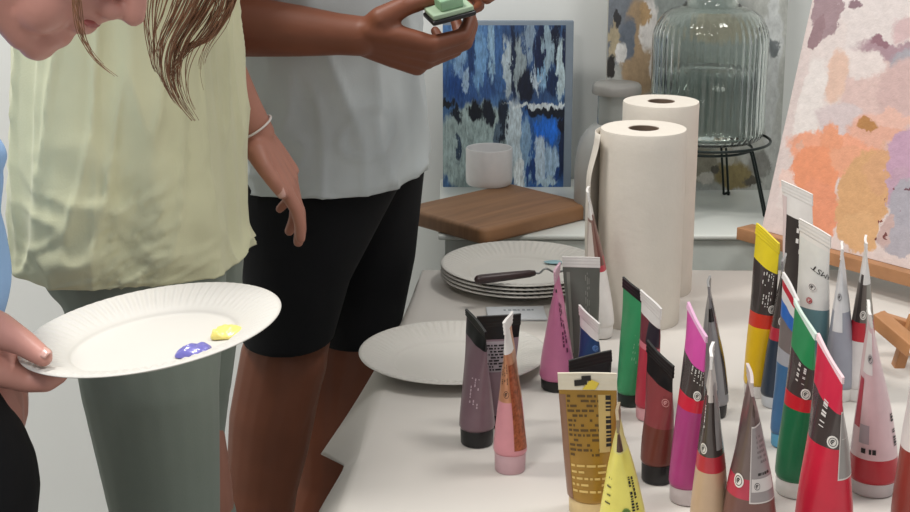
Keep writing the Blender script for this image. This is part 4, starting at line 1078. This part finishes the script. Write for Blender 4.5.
# arm holding the plate
Ri = Rm.inverted()
def PL(px, py, zl):              # point seen at (px, py) lying zl above the plate's base plane
    o_ = Ri @ O; d_ = Ri.to_3x3() @ ray(px, py); return Rm @ (o_+d_*((zl-o_.z)/d_.z))
elC = V(-.62, 1.14, 1.03); shC = chC+V(.0, -.13, .05)
wrC = P(-60, 352, 1.17)
chain(bm, [(shC, .048), (elC, .038), (elC.lerp(wrC, .45), .034), (wrC, .024)])
thb = [P(-30, 322, 1.165), P(-2, 330, 1.15), PL(22, 342, .034), PL(43, 357, .0245)]
idx = [P(-18, 362, 1.15), P(4, 372, 1.15), PL(26, 380, -.006), PL(46, 381, -.008), PL(59, 375, -.007)]
chain(bm, [(wrC, .023), (P(-34, 345, 1.165), .025), (P(-14, 352, 1.165), .020)])
chain(bm, [(wrC, .022), (P(-30, 362, 1.165), .021), (idx[1], .0125)])
chain(bm, list(zip(idx, (.018, .0135, .0108, .0095, .0078))))
for k in range(3):
    dx, dd = (0, -6, -14)[k], .018*(k+1)
    chain(bm, [(idx[0]+V(0, dd*.4, 0), .015), (idx[1]+V(0, dd, .002), .0105), (PL(30+dx, 378, -.008)+V(0, dd, -.002), .0088), (PL(48+dx, 376, -.008)+V(0, dd, -.002), .0074)])
chain(bm, list(zip(thb, (.020, .0155, .0112, .0084))))
chain(bm, [(thb[0], .020), (wrC, .021)])
chain(bm, [(P(-34, 345, 1.165), .026), (P(-6, 352, 1.165), .021), (P(10, 364, 1.165), .013)])
me = fuse(bm, .0026, 7); link('body', pin(me, pC), skinC, pC)
nail(pC, thb[3]-Vector(pC.location)+V(.0015, -.0035, .0068), (thb[3]-thb[2]), V(.05, -.55, .85), .0052, .0062)
lips(pC, lambda a, b, c=0: HC(a, b, c)-Vector(pC.location), MC3, mat('lip_skin', 'a9605c', .4), sC)
# nostril shade: real hollow darkness is left to the light; brows and lashes
lash = mat('dark_lash', '2a1c16', .5)
for c in (-1, 1):
    bm = bmesh.new(); add_tube(bm, [HC(.089, .042, c*.014)-Vector(pC.location), HC(.087, .048, c*.030)-Vector(pC.location), HC(.072, .044, c*.048)-Vector(pC.location)], [.002, .0028, .0012], 8); obj('eyebrow', bm, lash, pC)
    bm = bmesh.new(); add_ell(bm, HC(.069, .020, c*.031)-Vector(pC.location), .0125, .0125, .0125); obj('eye', bm, mat('eye_white', 'd8d4d0', .2), pC)
bm = bmesh.new(); add_ell(bm, HC(-.022, .055), .094, .082, .082, MC3); add_ell(bm, HC(-.06, .0), .06, .09, .078, MC3); me = fuse(bm, .005, 3); link('hair', pin(me, pC), hairB, pC)
strand_bundle([[(62, -60), (74, -25), (78, 8), (84, 36), (98, 60), (119, 79)]], 9, .0018, .00055, hairB, pC, .90, fan=.5)
# top
def wrC_(a, t): return noise.noise(Vector((math.cos(a)*2, math.sin(a)*2, t*4)))*.008, 0
xr = lambda px, py: P(px, py, CY).x
zC = [P(5, 312, CY).z, P(8, 260, CY).z, P(6, 220, CY).z, P(2, 180, CY).z, P(-6, 140, CY).z, P(-20, 95, CY).z, P(-40, 60, CY).z]
xR_ = [xr(-9, 312), xr(-2, 260), xr(0, 220), xr(-3, 180), xr(-12, 140), xr(-22, 95), xr(-60, 60)]
ringsC = [(x-w_, CY-.010*i, z, w_, h_) for i, (x, z, w_, h_) in enumerate(zip(xR_, zC, [.15, .15, .15, .145, .14, .12, .07], [.17, .165, .16, .16, .16, .15, .08]))]
ringsC = ringsC[:5] + [(chC.x+.005, chC.y, chC.z+.03, .115, .165), (chC.x+.02, chC.y-.02, chC.z+.09, .075, .12), (nkC.x, nkC.y+.01, nkC.z-.005, .056, .060)]
lo = [(ringsC[0][0]-.02, CY, ringsC[0][2]-.06, .15, .175)]
bm = bmesh.new(); add_loft(bm, lo+ringsC, 120, 10, wrC_, 2.3)
d = (elC-shC); q = d.normalized().to_track_quat('Z', 'Y').to_matrix(); n = 40; rows = []
for j in range(10):
    t = j/9; rows.append([bm.verts.new(shC + d*(t*.9) + q @ Vector((math.cos(2*PI*i/n), math.sin(2*PI*i/n), 0))*(.06+.002*math.sin(i*.8+t*3))) for i in range(n)])
for a, b in zip(rows, rows[1:]):
    for i in range(n): bm.faces.new((a[i], a[(i+1) % n], b[(i+1) % n], b[i]))
me = bake(bm, [('SOLIDIFY', dict(thickness=.002, offset=-1))])
link('top', pin(me, pC), mat('light_blue_cotton', '8fb2dc', .85, var=.03, scale=20, bump=.1, bscale=500), pC)
bm = bmesh.new()
for c, kn in zip((-1, 1), kC):
    chain(bm, [(V(e0.x-.15-.015*c, CY+.04*c, .915), .090), (V(e0.x-.13-.02*c, CY+.05*c, .83), .108), (V(e0.x-.13-.02*c, CY+.08*c, .72), .09), (kn, .066), (kn+V(-.03, 0, -.17), .062), (kn+V(-.03, 0, -.36), .05)])
me = fuse(bm, .0045, 5); link('trousers', pin(me, pC), blackcloth, pC)

# ------------------------------------------------------------------ light
def area(name, loc, size, power, col=(1, .97, .93), aim=None):
    l = bpy.data.lights.new(name, 'AREA'); l.energy = power; l.size = size; l.color = col; l.shape = 'DISK'
    o = bpy.data.objects.new(name, l); C.objects.link(o); o.location = loc
    if aim is not None: o.rotation_euler = (Vector(aim)-Vector(loc)).to_track_quat('-Z', 'Y').to_euler()
    return o
area('ceiling_lamp', (-.7, 1.5, 2.6), .45, 30)
area('ceiling_lamp', (.8, 1.35, 2.6), .45, 12)
area('ceiling_lamp', (-.7, -.2, 2.6), .6, 26)
wd = bpy.data.worlds.new('world'); sc.world = wd; wd.use_nodes = True
wd.node_tree.nodes['Background'].inputs[0].default_value = lin('e9ecef'); wd.node_tree.nodes['Background'].inputs[1].default_value = .5
sc.view_settings.view_transform = 'Standard'; sc.view_settings.look = 'None'; sc.view_settings.gamma = 1; sc.view_settings.use_curve_mapping = False
sc.view_settings.exposure = 0
